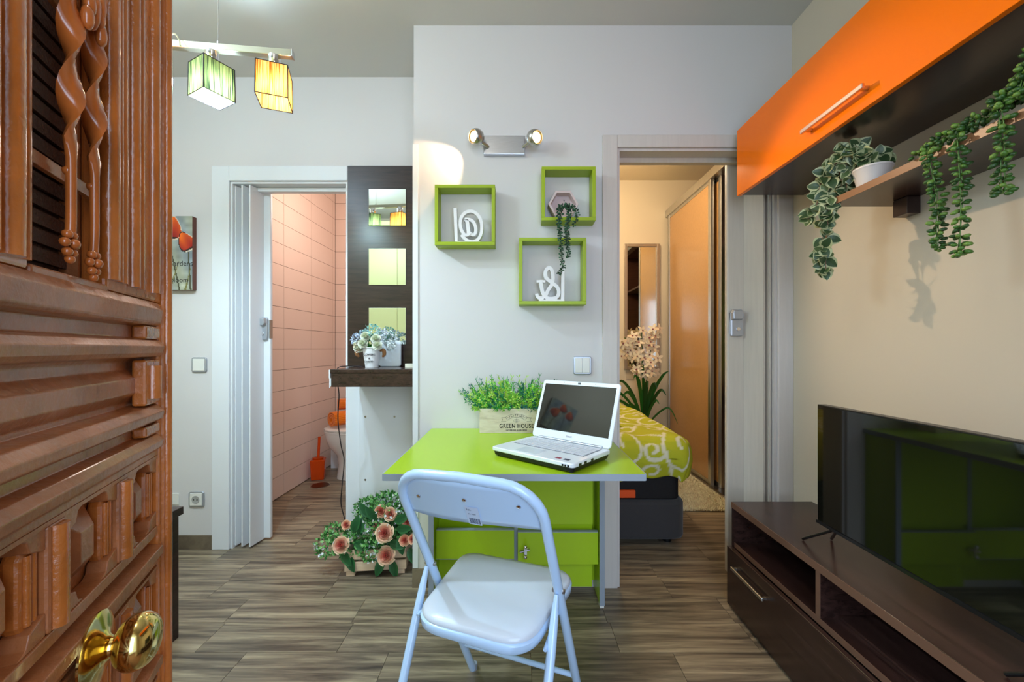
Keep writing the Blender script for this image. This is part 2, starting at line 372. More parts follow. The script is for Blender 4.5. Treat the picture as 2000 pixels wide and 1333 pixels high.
# ------------------------------------------------------------------ bedroom
struct('wall_bedroom_back',G().box(-.4,2.4,4.25,4.35,0,2.95),plaster_bed)
struct('wall_bedroom_right',G().box(2.2,2.3,YB+.12,4.25,0,2.95),plaster_bed)
struct('ceiling_bedroom',G().box(-.4,2.3,YB,4.3,2.86,2.92),plaster_bed)
# wardrobe
wr=empty('sliding_wardrobe',(1.85,3.2,0),'tan sliding-door wardrobe with aluminium frames along the bedroom wall','wardrobe')
tan=mat('tan_board',(196,150,96),.25,var=.06,vscale=60,stretch=(3,3,1),coat=.2)
brn=wood('brown_board',[(56,30,22),(84,50,38)],3,(2,2,18),.4)
g=G(); g.box(2.14,2.17,2.15,4.24,0,2.5); g.box(1.56,2.15,4.215,4.24,0,2.5); g.box(1.56,2.15,2.15,2.175,0,2.5); g.box(1.56,2.17,2.15,4.24,2.5,2.55)
put('carcass',g,brn,wr)
put('top_rail',G().box(1.535,1.625,2.15,4.245,2.47,2.54),alu,wr,bev=.003)
put('bottom_rail',G().box(1.54,1.625,2.15,4.245,0,.02),alu,wr)
def sdoor(x,y0,y1):
    d=put('sliding_door',G().box(x,x+.012,y0+.03,y1-.03,.05,2.46),tan,wr)
    for a in (y0,y1-.045): put('door_stile',G().box(x-.008,x+.022,a,a+.045,.02,2.47),alu,d,bev=.003)
    for z in (.022,2.44): put('door_rail',G().box(x-.004,x+.018,y0+.045,y1-.045,z,z+.03),alu,d)
sdoor(1.552,3.27,4.2); sdoor(1.597,3.19,4.12)
put('shelf',G().box(1.66,2.13,2.18,3.1,.82,.845),brn,wr); put('shelf',G().box(1.66,2.13,2.18,4.2,1.95,1.975),brn,wr)
for k in range(3): put('inner_drawer',G().box(1.68,2.12,3.25,4.15,.04+.26*k,.28+.26*k),brn,wr,bev=.004)
put('lining_panel',G().box(2.128,2.138,2.2,4.2,.85,1.94),mat('green_lining',(96,128,40),.6),wr)
# mirror
fr=mat('champagne_frame',(178,160,140),.35,.5)
t=empty('wall_mirror',(1.27,4.22,.9),'tall narrow framed mirror on the bedroom back wall','mirror')
def R4(px,py): return ((px-CX)/188,H+(CY-py)/188)
(mx0,mz1),(mx1,mz0)=R4(1218,478),R4(1286,722)
for a in ((mx0,mx0+.03,mz0,mz1),(mx1-.03,mx1,mz0,mz1),(mx0+.03,mx1-.03,mz0,mz0+.03),(mx0+.03,mx1-.03,mz1-.03,mz1)):
    put('frame_rail',G().box(a[0],a[1],4.215,4.25,a[2],a[3]),fr,t,bev=.003)
put('glass',G().box(mx0+.03,mx1-.03,4.235,4.243,mz0+.03,mz1-.03),mirror_m,t)
# bed
bedm=mat('charcoal_upholstery',(58,56,58),.85,bump=.6,bscale=350,sheen=.2)
t=empty('bed',(.3,3.2,0),'divan bed with dark grey upholstered base and black mattress border','bed')
def rr(x0,x1,y0,y1,r,n=6):
    out=[]
    for cx,cy,a0 in ((x1-r,y1-r,0),(x0+r,y1-r,PI/2),(x0+r,y0+r,PI),(x1-r,y0+r,1.5*PI)):
        for k in range(n+1): a=a0+PI/2*k/n; out.append((cx+r*math.cos(a),cy+r*math.sin(a)))
    return out
put('divan_base',G().prism(rr(-.33,.955,2.30,4.2,.07),.035,.255),bedm,t,bev=.02,smooth=50)
put('mattress',G().prism(rr(-.32,.93,2.315,4.18,.06),.257,.50),mat('black_mattress_border',(26,24,26),.8,bump=.5,bscale=200),t,bev=.012,smooth=50)
put('pull_strap',G().box(.50,.665,2.296,2.315,.275,.318),mat('orange_strap',(232,84,24),.6),t,bev=.004)
for x in (-.25,.87):
    for y in (2.38,4.1): put('foot',G().lathe([(.025,0),(.03,.035)],12,TR(x,y,0)),black_pl,t)
# duvet with printed scrolls
Ax,Ay,zt,rd=.895,2.38,.625,.125; D=.20+.125
nu,nv=150,230
us=np.linspace(-.40,Ax+D,nu); vs_=np.linspace(Ay-D,4.05,nv); U,V=np.meshgrid(us,vs_)
dx=np.maximum(U-Ax,0); dy=np.maximum(Ay-V,0); d=np.maximum(dx,dy); hyp=np.hypot(dx,dy)+1e-9
ux,uy=dx/hyp,-dy/hyp; qx=np.minimum(U,Ax); qy=np.maximum(V,Ay)
th=np.minimum(d/rd,PI/2); drop=np.maximum(d-rd*PI/2,0)
outw=rd*np.sin(th)-.35*np.maximum(drop-.03,0)+.012*np.sin(U*17+V*5)*np.minimum(d/.1,1)
Xd=qx+ux*outw; Yd=qy+uy*outw; Zd=zt-rd*(1-np.cos(th))-drop*.92
Zd=Zd+.012*np.sin(U*9+1)*np.sin(V*7)+.008*np.sin(U*23+V*11)*(d<.1)+.01*np.sin(U*31)*(drop>0)
strokes=[]
def px2uv(a,b):
    px,py=1200+a/2.964,630+b/2.964; X=(px-CX)/356; z=H-(py-CY)/356
    if z<zt-rd: v=Ay-(rd*PI/2+(zt-rd-z)/.92)
    else: v=Ay-rd*math.acos(max(-1,min(1,1-(zt-z)/rd)))
    u=X if X<Ax else Ax+rd*math.asin(min(1,(X-Ax)/rd)); return (u,v,0)
for st in ([(60,725),(45,700),(60,675),(110,668),(155,700),(165,745),(150,790),(120,820),(60,840)],
    [(236,768),(262,745),(252,718),(225,712),(195,730),(190,765),(210,800),(255,805),(290,790),(312,755)],
    [(350,965),(340,880),(310,800),(295,750),(300,700),(335,655),(310,675),(230,668),(165,642),(130,620)],
    [(345,855),(400,862),(440,830),(462,790),(470,740)],[(400,735),(383,712),(392,688),(425,684),(445,705)],
    [(225,897),(250,895),(268,870),(250,838),(210,842),(172,880),(155,955)],[(60,905),(100,912),(105,945)],[(385,940),(398,912),(425,925)]):
    strokes.append(smooth_path([px2uv(a,b) for a,b in st],8))
for i in range(9):
    for j in range(8):
        cx=-.35+.17*i+.05*(j%2)+rng.uniform(-.02,.02); cy=2.52+.2*j+rng.uniform(-.03,.03); h=1 if (i+j)%2 else -1; a0=rng.uniform(0,6.3)
        strokes.append([Vector((cx+h*(.015+.013*a)*math.cos(a0+a),cy+(.015+.013*a)*math.sin(a0+a),0)) for a in np.linspace(0,6.6,40)])
Q=np.array([(p.x,p.y) for s_ in strokes for p in (smooth_path(s_,3) if len(s_)<80 else s_)])
dist=np.full(U.shape,9.)
for k in range(0,len(Q),64):
    q=Q[k:k+64]; dist=np.minimum(dist,np.sqrt((U[...,None]-q[:,0])**2+(V[...,None]-q[:,1])**2).min(-1))
lm=np.array(lin((186,188,34))); cr_=np.array(lin((226,222,196)))
kk=np.clip((dist-.0075)/.003,0,1)[...,None]; colv=cr_*(1-kk)+lm*kk
me=bpy.data.meshes.new('duvet'); vv=np.stack([Xd,Yd,Zd],-1).reshape(-1,3)-np.array((.3,3.2,.33))
idx=np.arange(nu*nv).reshape(nv,nu); fs=np.stack([idx[:-1,:-1],idx[:-1,1:],idx[1:,1:],idx[1:,:-1]],-1).reshape(-1,4)
me.from_pydata(vv.tolist(),[],fs.tolist()); a=me.color_attributes.new('Col','FLOAT_COLOR','POINT')
a.data.foreach_set('color',np.concatenate([colv.reshape(-1,3),np.ones((nu*nv,1))],1).astype(np.float32).ravel())
me.materials.append(cloth_print); me.polygons.foreach_set('use_smooth',[True]*len(me.polygons))
o=bpy.data.objects.new('duvet',me); link(o,None,TR(.3,3.2,.33)); tag(o,'lime green duvet with cream scroll print draped over the bed','duvet')
md=o.modifiers.new('s','SOLIDIFY'); md.thickness=.012
# rug
t=empty('shag_rug',(1.25,3.3,0),'cream shaggy rug on the floor beside the bed','rug')
put('backing',G().box(.99,1.52,2.80,4.0,.0005,.008),mat('rug_backing',(190,160,110),.95),t)
n=26000; px=rng.uniform(.985,1.51,n); py=rng.uniform(2.79,4.0,n); an=rng.uniform(0,6.28,n); le=rng.uniform(.012,.03,n)
g=G(); V0=np.stack([px,py,np.full(n,.006)],1); hd=np.stack([np.cos(an),np.sin(an),np.zeros(n)],1); sd=np.stack([-np.sin(an),np.cos(an),np.zeros(n)],1)*.0022
T=V0+hd*le[:,None]+np.array([0,0,1])*rng.uniform(.008,.026,n)[:,None]
VV=np.stack([V0-sd,V0+sd,T],1).reshape(-1,3); g.v=[tuple(p) for p in VV.tolist()]; g.f=[(3*i,3*i+1,3*i+2) for i in range(n)]; g.c=[None]*n
put('pile',g,mat('rug_pile',(255,240,206),.9,var=.2,vscale=40),t,kind='stuff')

# ------------------------------------------------------------------ leaves & flowers
def leaf_g(L,Wd,cols,bend=.2,n=6,fold=.15,tip=1.0):     # along +X, edge colour differs from the middle
    g=G(); rows=[]
    for i in range(n+1):
        t_=i/n; w_=Wd/2*math.sin(PI*min(1,t_**.8*tip))**.75 if 0<t_<1 else 0.0004; z=-bend*L*t_*t_
        rows.append([(L*t_,-w_,z+fold*w_),(L*t_,-w_*.62,z+fold*w_*.4),(L*t_,0,z),(L*t_,w_*.62,z+fold*w_*.4),(L*t_,w_,z+fold*w_)])
    for i in range(n):
        for k in range(4):
            g.cur=cols[1] if k in (0,3) else cols[0]
            g.add([rows[i][k],rows[i+1][k],rows[i+1][k+1],rows[i][k+1]],[(0,1,2,3)])
    return g
def frame(p,dirv,up=(0,0,1),roll=0):
    x=Vector(dirv).normalized(); z=Vector(up)-x*x.dot(Vector(up))
    z=z.normalized() if z.length>1e-4 else x.orthogonal().normalized(); y=z.cross(x)
    M=Matrix((x,y,z)).transposed().to_4x4(); M.translation=Vector(p); return M@RX(roll)
def rvec(s=1): return Vector(rng.normal(0,1,3))*s
def rose_g(r,outer,inner):                     # nested cups of overlapping petals, opening along +Z
    g=G()
    for ring,(n,R_,hh,lip) in enumerate([(3,.20,.62,.0),(3,.40,.60,.05),(4,.60,.52,.12),(5,.82,.36,.24),(5,.98,.10,.34)]):
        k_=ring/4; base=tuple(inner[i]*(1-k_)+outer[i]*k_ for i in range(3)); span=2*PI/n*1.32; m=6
        for j in range(n):
            M=RZ(2*PI*(j+ring*.5)/n+rng.uniform(-.12,.12)); pts=[]; jz=rng.uniform(-.12,.12)
            for a_ in range(m+1):
                t_=a_/m; u=2*t_-1
                for b_ in range(6):
                    v=b_/5; rad=R_*(.25+.75*math.sin(min(1,v*1.25)*PI/2))*(.86+.24*t_)+lip*max(0,v-.6)*1.6
                    z=-.5+(hh+.5)*v**.85+jz*v-.10*u*u*v-lip*.5*max(0,v-.75)**1
                    an=u*span/2; pts.append((rad*math.cos(an)*r,rad*math.sin(an)*r,z*r))
            sh=rng.uniform(.92,1.06)
            for i in range(m):
                for b_ in range(5):
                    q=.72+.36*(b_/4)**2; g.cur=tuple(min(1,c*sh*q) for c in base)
                    g.add([pts[i*6+b_],pts[(i+1)*6+b_],pts[(i+1)*6+b_+1],pts[i*6+b_+1]],[(0,1,2,3)],M)
    return g
def blobleaf(g,p,dirv,L,Wd,col,up=(0,0,1)):
    M=frame(p,dirv,up); g.cur=col
    g.add([(0,0,0),(L*.35,Wd/2,.12*Wd),(L,0,-.1*L),(L*.35,-Wd/2,.12*Wd),(L*.45,0,-.05*Wd)],[(0,1,4),(1,2,4),(2,3,4),(3,0,4)],M)
def cluster(g,c,r,n,cols,L,Wd,squash=1):
    for _ in range(n):
        dv=rvec().normalized(); p=Vector(c)+Vector((dv.x*r,dv.y*r,dv.z*r*squash))*rng.uniform(.75,1)
        blobleaf(g,p,(dv+rvec(.6)),L,Wd,cols[rng.integers(len(cols))],up=dv)
C=lin
# orchid
t=empty('orchid_plant',(1.25,4.0,0),'tall artificial orchid with cream blooms and long green leaves in the bedroom corner','plant')
bx,by=1.23,3.98
put('pot',G().lathe([(.07,0),(.09,.30),(.1,.32),(.085,.32),(.08,.28)],20,TR(bx,by,0)),mat('dark_pot',(70,58,50),.5),t,smooth=40)
def blade(path,wd,col):
    pts=smooth_path(path,5); g=G(); n=len(pts)-1; prev=None
    for i,p in enumerate(pts):
        d_=(pts[min(i+1,n)]-pts[max(i-1,0)]).normalized(); sd_=d_.cross(Vector((.2,-1,.1))).normalized(); w_=wd/2*math.sin(PI*(.12+.86*i/n))
        row=[p-sd_*w_,p+Vector((0,.15*wd,0)),p+sd_*w_]
        if prev: g.cur=col; g.add(prev+row,[(0,3,4,1),(1,4,5,2)])
        prev=row
    return g
for dxp,dzp,l2,wd in [(-.32,.62,.02,.03),(-.22,.70,0,.035),(-.12,.86,.02,.04),(.0,.80,0,.045),(.08,.78,0,.04),(.16,.72,0,.035),(.18,.85,.1,.035),(-.36,.42,-.06,.02),(.26,.55,-.1,.02),(-.05,.95,.1,.03),(-.28,.80,.03,.03),(-.42,.60,-.03,.024),(-.46,.50,-.08,.02),(-.30,.52,.0,.03),(-.18,.58,.04,.035),(.10,.62,.02,.03),(-.38,.72,.0,.026)]:
    gg=blade([(bx,by,.3),(bx+dxp*.35,by-.05,.3+(dzp-.3)*.65),(bx+dxp*.8,by-.1,dzp),(bx+dxp*1.1,by-.12,dzp-.05+l2)],wd,C((40,84+int(rng.integers(0,30)),30)))
    put('leaf',gg,leafm,t,smooth=180)
for ex,ez in ((-.20,1.22),(-.04,1.30),(.07,1.25)):
    put('flower_stem',G().tube(smooth_path([(bx,by,.3),(bx+ex*.3,by-.02,.8),(bx+ex,by-.06,ez)],6),.005,6),mat('green_stem',(70,100,40),.5),t,smooth=60)
g=G()
for k in range(5):
    g.cur=C((236,222,196)) if k else C((240,214,180)); M=RZ(2*PI*k/5)
    g.add([(0,0,0),(.02,.013,.006),(.045,.008,.004),(.052,0,0),(.045,-.008,.004),(.02,-.013,.006)],[(0,1,2,3,4,5)],M)
g.cur=C((150,70,80)); g.ball((0,0,.008),.007,6,4)
g.v=[tuple(1.12*x for x in p) for p in g.v]; bloom=mesh_of('bloom',g,petal,180)
for k in range(62):
    u=rng.uniform(0,1); a=rng.choice([-.20,-.10,-.03,.04,.07]); z=.86+.44*rng.uniform(0,1); 
    x=bx+a*(z-.3)/.9+rng.uniform(-.045,.045); p=Vector((x,by-.1+rng.uniform(-.06,.05),z))
    if a<-.15: p.z=1.02+.16*rng.uniform(0,1)
    inst('bloom',bloom,t,frame(p,rvec()+Vector((0,0,-.3)),up=(rng.uniform(-.5,.4),-1,.2)))
put('socket_frame',G().box(*[R4(1222,0)[0],R4(1238,0)[0]],4.243,4.25,R4(0,742)[1],R4(0,724)[1]),mat('beige_plate',(206,192,166),.5),bev=.002,label='small beige socket plate low beside the bedroom mirror',cat='socket')
# loose sprig on the bed
t=empty('flower_sprig',(.57,2.62,.64),'small artificial sprig with green leaf and pale bloom lying on the duvet','flower')
sb=P(1205,812,300)
put('leaf',leaf_g(.10,.05,[C((30,110,40)),C((40,124,44))],.2),leafm,t,M=frame((.57,2.6,.652),(1,.05,-.1)),smooth=180)
put('leaf',leaf_g(.08,.04,[C((30,100,40)),C((40,114,44))],.2),leafm,t,M=frame((.57,2.62,.652),(.5,.6,.05)),smooth=180)
inst('bloom',bloom,t,frame((.565,2.62,.70),(0,0,1),up=(0,-1,.3)))
put('flower_stem',G().tube([(.50,2.64,.648),(.565,2.62,.69)],.003,6),mat('green_stem'),t)

# ------------------------------------------------------------------ recess: board with mirrors, counter
t=empty('mirror_board',(-.71,2.26,1.015),'tall dark wenge board set with a column of square mirrors','wall panel')
put('board',G().box(-.93,-.486,2.245,2.263,1.017,2.118),wenge,t,bev=.002)
for cz in (1.887,1.562,1.237): put('mirror_tile',G().box(-.811,-.609,2.239,2.2445,cz-.1,cz+.1),mirror_m,t,bev=.001)
t=empty('wall_counter',(-.68,2.1,.93),'thick dark wenge counter shelf below the mirror board','shelf')
put('slab',G().box(-.875,-.486,1.925,2.263,.934,1.0),wenge_x,t,bev=.002)
put('top_sheet',G().box(-.878,-.486,1.922,2.263,1.0,1.0165),wenge_x,t,bev=.001)
put('edge_strip',G().box(-.885,-.879,1.925,2.263,.975,1.014),white_pvc,t,label='peeling white edge strip')
put('edge_strip',G().prism([(0,0),(.012,.018),(.016,.07),(0,.085)],0,.003,TR(-.893,1.95,.925)@RY(0)@UP),white_pvc,t,label='torn white film')
t=empty('counter_support_panel',(-.69,2.26,0),'white board under the dark counter with four small screw holes','panel')
put('board',G().box(-.868,-.486,2.247,2.264,0,.932),white_pvc,t,bev=.002)
for x,z in ((-.833,.74),(-.673,.74),(-.833,.394),(-.673,.394)): put('screw',G().lathe([(.006,0),(.005,.002)],10,TR(x,2.247,z)@UP),steel,t)
# bucket, tray box, cable
t=empty('flower_bucket',(-.745,2.12,1.0165),'small white bucket of white roses with brown side handles on the counter','flower pot')
bkm=mat('white_enamel',(232,232,234),.35)
B=TR(-.748,2.11,1.017)
put('bucket',G().lathe([(.032,0),(.046,.098),(.049,.10),(.049,.104),(.044,.103),(.031,.004)],28,B),bkm,t,smooth=40)
for s_ in (-1,1): put('handle',G().tube(smooth_path([(s_*.046,-.01,.085),(s_*.066,-.02,.09),(s_*.07,-.02,.068),(s_*.06,-.015,.055)],5),[.004+.006*math.sin(PI*k/15) for k in range(16)],8,B),mat('jute_brown',(150,104,66),.9,bump=.8,bscale=300),t,smooth=60)
for s_ in (-1,1): put('eyelet',G().ball((s_*.026,-.038,.08),(.007,.004,.005),8,5,B@RX(-.14)),mat('pewter',(90,90,96),.4,.8),t,smooth=180)
for b_,z_,sz in (('FLOWERS',.066,.0145),('&',.048,.012),('GARDEN',.031,.0125)):
    text(b_,sz,B@TR(0,-(.033+.135*z_)-.001,z_)@RX(-.14)@UP,ink,t,'lettering',off=.0002)
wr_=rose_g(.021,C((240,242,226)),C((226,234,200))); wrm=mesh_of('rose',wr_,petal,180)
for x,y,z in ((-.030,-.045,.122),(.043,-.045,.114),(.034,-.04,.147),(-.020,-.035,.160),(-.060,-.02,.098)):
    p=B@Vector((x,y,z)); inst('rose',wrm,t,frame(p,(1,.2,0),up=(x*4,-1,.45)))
g=G()
for c,r,cols in [((-.07,-.01,.145),.03,[(206,216,236),(188,204,226)]),((-.04,.01,.165),.03,[(200,216,226),(150,190,190)]),((.0,.0,.18),.040,[(150,206,196),(188,226,214),(110,180,160)]),((.045,.01,.17),.03,[(206,214,226),(230,236,240)]),((.085,.02,.15),.034,[(214,222,232),(236,240,240),(120,160,150)]),((.09,.02,.115),.025,[(226,232,230),(200,214,214)]),((-.06,-.02,.115),.022,[(232,220,190),(210,214,180)])]:
    cluster(g,B@Vector(c),r,150,[C(x) for x in cols],.012,.010)
put('hydrangea_heads',g,petal,t,kind='stuff')
g=G(); cluster(g,B@Vector((.008,-.005,.125)),.030,70,[C((40,120,30)),C((70,160,50)),C((30,90,40))],.03,.014)
put('greenery',g,leafm,t,kind='stuff')
put('white_device',G().prism(rr(-.745+.0,-.628,0,.14,.014),0,.018,TR(0,2.225,1.017)@RX(PI/2)),mat('glossy_white',(232,238,242),.25),bev=.004,label='upright glossy white panel leaning behind the bucket',cat='tray',smooth=50)
o=put('small_slipper',loft([[(-.545+.03*math.cos(a)+0*k,2.10+.02*math.sin(a),1.017+z) for a in np.linspace(0,2*PI,16,endpoint=False)] for k,z in enumerate((0,.012,.02))]),mat('cream_ceramic',(230,226,206),.4),label='small cream ornament at the right end of the counter',cat='ornament',smooth=60)
cbm=mat('black_cable',(34,22,24),.5)
pts=[P(722,712,369),P(700,709,372),P(684,713,380),P(668,718,400)]
path=[Vector((-.80,2.12,1.02)),Vector((-.85,2.10,1.024)),Vector((-.893,2.05,1.02)),Vector((-.897,2.03,.98)),P(662,770,392),P(660,820,386),P(666,870,384),P(672,900,382),P(668,950,380),P(666,985,378),P(674,1020,377),P(676,1060,378),Vector((-.87,2.1,.015)),Vector((-.80,2.2,.006))]
put('charger_cable',G().tube(smooth_path(path,6),.0026,6),cbm,smooth=60,label='thin black cable hanging from the counter down to the floor',cat='cable')

# ------------------------------------------------------------------ rose crate
cr=empty('rose_crate',(-.70,2.10,0),'pale pine slatted crate overflowing with peach roses and green sprigs on the floor','flower crate')
CM=TR(-.706,2.105,0)@RZ(.10)
for z0 in (.018,.075): 
    for s_,y_ in ((1,-.085),(1,.085)): put('slat',G().box(-.148,.148,y_-.005,y_+.005,z0+.004,z0+.048,CM),pine,cr,bev=.001)
    for x_ in (-.143,.143): put('slat',G().box(x_-.005,x_+.005,-.08,.08,z0+.004,z0+.048,CM),pine,cr,bev=.001)
for x_ in (-.12,.12): put('foot_batten',G().box(x_-.02,x_+.02,-.088,.088,.0,.02,CM),pine,cr,bev=.001)
put('bottom_board',G().box(-.145,.145,-.08,.08,.02,.026,CM),pine,cr)
g=G()
greens=[C((60,130,56)),C((96,160,80)),C((40,96,48)),C((140,190,116)),C((110,170,90))]
for c,r,n in [((-.02,.0,.20),.11,700),((.07,0,.16),.09,420),((.03,.02,.27),.10,560),((.11,.02,.22),.07,300),((-.12,-.03,.13),.07,260),((-.24,-.05,.14),.055,160),((-.21,-.03,.19),.045,120),((-.02,-.09,.13),.05,180),((-.07,.02,.28),.06,220)]:
    cluster(g,CM@Vector(c),r,n,greens,.023,.014)
put('greenery',g,leafm,cr,kind='stuff')
g=G()
for c,r,n in [((-.24,-.07,.15),.06,26),((-.02,-.1,.2),.06,30),((.05,-.06,.30),.08,30),((-.01,-.12,.11),.03,18),((.11,.0,.28),.05,16),((-.03,-.07,.25),.05,14)]:
    cluster(g,CM@Vector(c),r,n,[C((236,238,240)),C((210,220,226))],.016,.013)
put('white_sprigs',g,petal,cr,kind='stuff')
for px,py,r in [(744,999,.03),(762,1005,.032),(795,1020,.026),(739,1032,.03),(751,1042,.042),(790,1056,.025),(806,1054,.022),(754,1086,.042),(666,1065,.038),(676,1026,.022)]:
    s_=402 if py>1035 else 392
    p=P(px,py,s_) ; r*=.9; ou=C((255,222,188)) if r>.027 else C((255,206,168)); inn=C((250,138,124))
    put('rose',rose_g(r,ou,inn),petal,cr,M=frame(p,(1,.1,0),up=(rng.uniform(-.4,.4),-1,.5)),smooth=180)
lg=leaf_g(.085,.045,[C((28,84,44)),C((40,100,52))],.25)
for px,py,dv in [(690,1040,(.3,-.2,1)),(690,1060,(.9,-.3,-.3)),(700,1045,(.2,0,1)),(668,1078,(.6,-.5,-.6)),(680,1085,(.4,-.4,-.8)),(770,1020,(.8,-.3,.4)),(775,1035,(.7,-.4,.2)),(780,1050,(.2,-.3,-.9)),(748,1092,(-.3,-.4,-.8)),(765,1095,(.3,-.3,-.9)),(760,1060,(.9,-.3,-.2)),(722,1010,(-.5,-.2,.7)),(800,1070,(.3,-.3,-.8)),(735,1015,(-.3,-.3,.5))]:
    put('leaf',lg,leafm,cr,M=frame(P(px,py,398),dv,up=(0,-1,.2)),smooth=180)

# ------------------------------------------------------------------ switches, sockets, canvas, left table
plate=mat('white_switch_plastic',(228,226,220),.3)
def switch(name,x,y,z,w_,label,cat,rockers=1,socket=False):
    t=empty(name,(x,y,z),label,cat)
    put('surround',G().prism(rr(x-w_/2,x+w_/2,-w_/2,w_/2,.012),0,.008,TR(0,y,z)@RX(PI/2)),silverp,t,bev=.003,smooth=50)
    wi=w_-.018
    for k in range(rockers):
        a=x-wi/2+wi*k/rockers; put('rocker' if not socket else 'insert',G().box(a+.0006,a+wi/rockers-.0006,y-.012,y-.007,z-wi/2,z+wi/2),plate,t,bev=.002)
    if socket:
        put('socket_well',G().lathe([(.021,0),(.021,.002),(.018,.001)],24,TR(x,y-.012,z)@UP),mat('grey_plastic',(168,168,166),.4),t,smooth=40)
        for s_ in (-1,1): put('contact_hole',G().lathe([(.003,0),(.003,.0035)],8,TR(x+s_*.0095,y-.012,z)@UP),ink,t)
switch('light_switch',-1.765,YL,1.024,.084,'single light switch in silver surround left of the bathroom doorway','switch')
switch('light_switch',.304,YB,1.036,.086,'double light switch in silver surround between desk and bedroom doorway','switch',2)
switch('power_socket',-1.78,YL,.277,.086,'silver framed wall socket low on the wall left of the bathroom','socket',socket=True)
put('blank_plate',G().box(-1.945,-1.88,YL-.005,YL,.245,.31),plate,bev=.002,label='plain white cover plate low on the left wall beside the dark table',cat='cover plate')
def canvas(x0,z0,w_,h_,M,label,flowers,words):
    t=empty('floral_canvas',M@Vector((x0+w_/2,0,z0)),label,'painting')
    put('stretcher',G().box(x0,x0+w_,-.03,0,z0,z0+h_,M),mat('canvas_side',(104,66,58),.8),t,bev=.002)
    nx,ny=80,110; g=G(); grid=[]
    nz=rng.normal(0,1,(ny//6+2,nx//6+2))
    for j in range(ny+1):
        for i in range(nx+1): grid.append((x0+w_*i/nx,-.0305,z0+h_*j/ny))
    g.v=[tuple(M@Vector(p)) for p in grid]
    for j in range(ny):
        for i in range(nx):
            u,v=(i+.5)/nx,(j+.5)/ny; a=nz[j//6,i//6]*(1-(i%6)/6)+nz[j//6,i//6+1]*(i%6)/6; b_=nz[j//6+1,i//6]*(1-(i%6)/6)+nz[j//6+1,i//6+1]*(i%6)/6
            q=a*(1-(j%6)/6)+b_*(j%6)/6; c=np.array((150,156,150))+q*12+np.array((14,10,-4))*math.sin(u*9+v*5)
            for st in ((.97,.0,.93,.55),(.78,.0,.62,.6),(.62,0,.78,.42),(.88,0,.99,.35),(.3,0,.35,.6),(.5,0,.58,.36)):
                xx=st[0]+(st[2]-st[0])*min(1,v/max(st[3],.01)) ; w2=.013 if st[3]>.5 else .02*(1-v/st[3])
                if v<st[3] and abs(u-xx)<w2: c=np.array((70,70,48)) if st[3]>.5 else np.array((120,116,66))
            for (fu,fv,fr_,rot) in flowers:
                du,dv=(u-fu)*w_/h_,(v-fv); a_=math.cos(rot)*du-math.sin(rot)*dv; b2=math.sin(rot)*du+math.cos(rot)*dv
                rr_=(a_/(fr_*.72*(1.05-.45*b2/fr_)))**2+(b2/fr_)**2
                if rr_<1.25 and rr_>=1: c=np.array((214,196,176)) if du>0 else np.array((40,24,22))
                if rr_<1: kq=min(1,max(0,.5-.5*b2/fr_+.15*math.sin(40*a_))); c=np.array((244,112,14))*(1-kq)+np.array((150,20,12))*kq; c=c if b2>-.8*fr_ else np.array((50,20,18))
            g.f.append((j*(nx+1)+i,j*(nx+1)+i+1,(j+1)*(nx+1)+i+1,(j+1)*(nx+1)+i)); g.c.append(C(tuple(np.clip(c,0,255))))
    put('painted_face',g,printm,t)
    for bd,u,v,sz in words: text(bd,sz,M@TR(x0+w_*u,-.031,z0+h_*v)@UP@Matrix.Shear('XY',4,(.3,0)),ink,t,ext=.0002)
    return t
canvas(-2.105,1.437,.322,.405,TR(0,YL,0),'canvas of orange poppies on grey with dark side, on the wall behind the carved door',[(.66,.84,.15,.1),(.89,.66,.13,-.5),(.22,.70,.14,.3)],[('Gardens',.80,.355,.040),('bloom',.78,.13,.038)])
canvas(-.14,1.71,.28,.32,TR(-2.15,1.11,0)@RZ(PI/2),'second poppy canvas high on the left wall, seen reflected in the laptop',[(.2,.70,.15,.1),(.5,.83,.14,.2),(.72,.60,.17,-.6)],[])
t=empty('side_table',(-1.5,1.25,0),'dark wenge side table at the left, mostly hidden by the carved door','table')
put('table_top',G().box(-1.75,-1.29,.85,1.585,.474,.504),wenge,t,bev=.002)
for x in (-1.745,-1.35):
    for y in (.86,1.545): put('leg',G().box(x,x+.045,y-.005,y+.035,0,.473),wenge,t,bev=.002)

# ------------------------------------------------------------------ wall cubes and what they hold
def cube_shelf(x0,x1,z0,z1,label):
    t=empty('cube_shelf',((x0+x1)/2,YB-.04,z0),label,'shelf','lime cube shelves above the desk'); y0,y1=YB-.082,YB-.0005; k=.015
    for n_,a in (('top_board',(x0,x1,z1-k,z1)),('bottom_board',(x0,x1,z0,z0+k)),('side_board',(x0,x0+k,z0+k,z1-k)),('side_board',(x1-k,x1,z0+k,z1-k))):
        put(n_,G().box(a[0],a[1],y0,y1,a[2],a[3]),lime_box,t,bev=.0012)
cube_shelf(-.369,-.099,1.578,1.849,'lime green cube shelf furthest left holding the white at-sign')
cube_shelf(.11,.352,1.688,1.930,'lime green cube shelf highest up holding the hexagonal planter')
cube_shelf(.009,.310,1.312,1.611,'lime green cube shelf lowest down holding the white ampersand')
wpaint=mat('white_painted_wood',(234,232,232),.5)
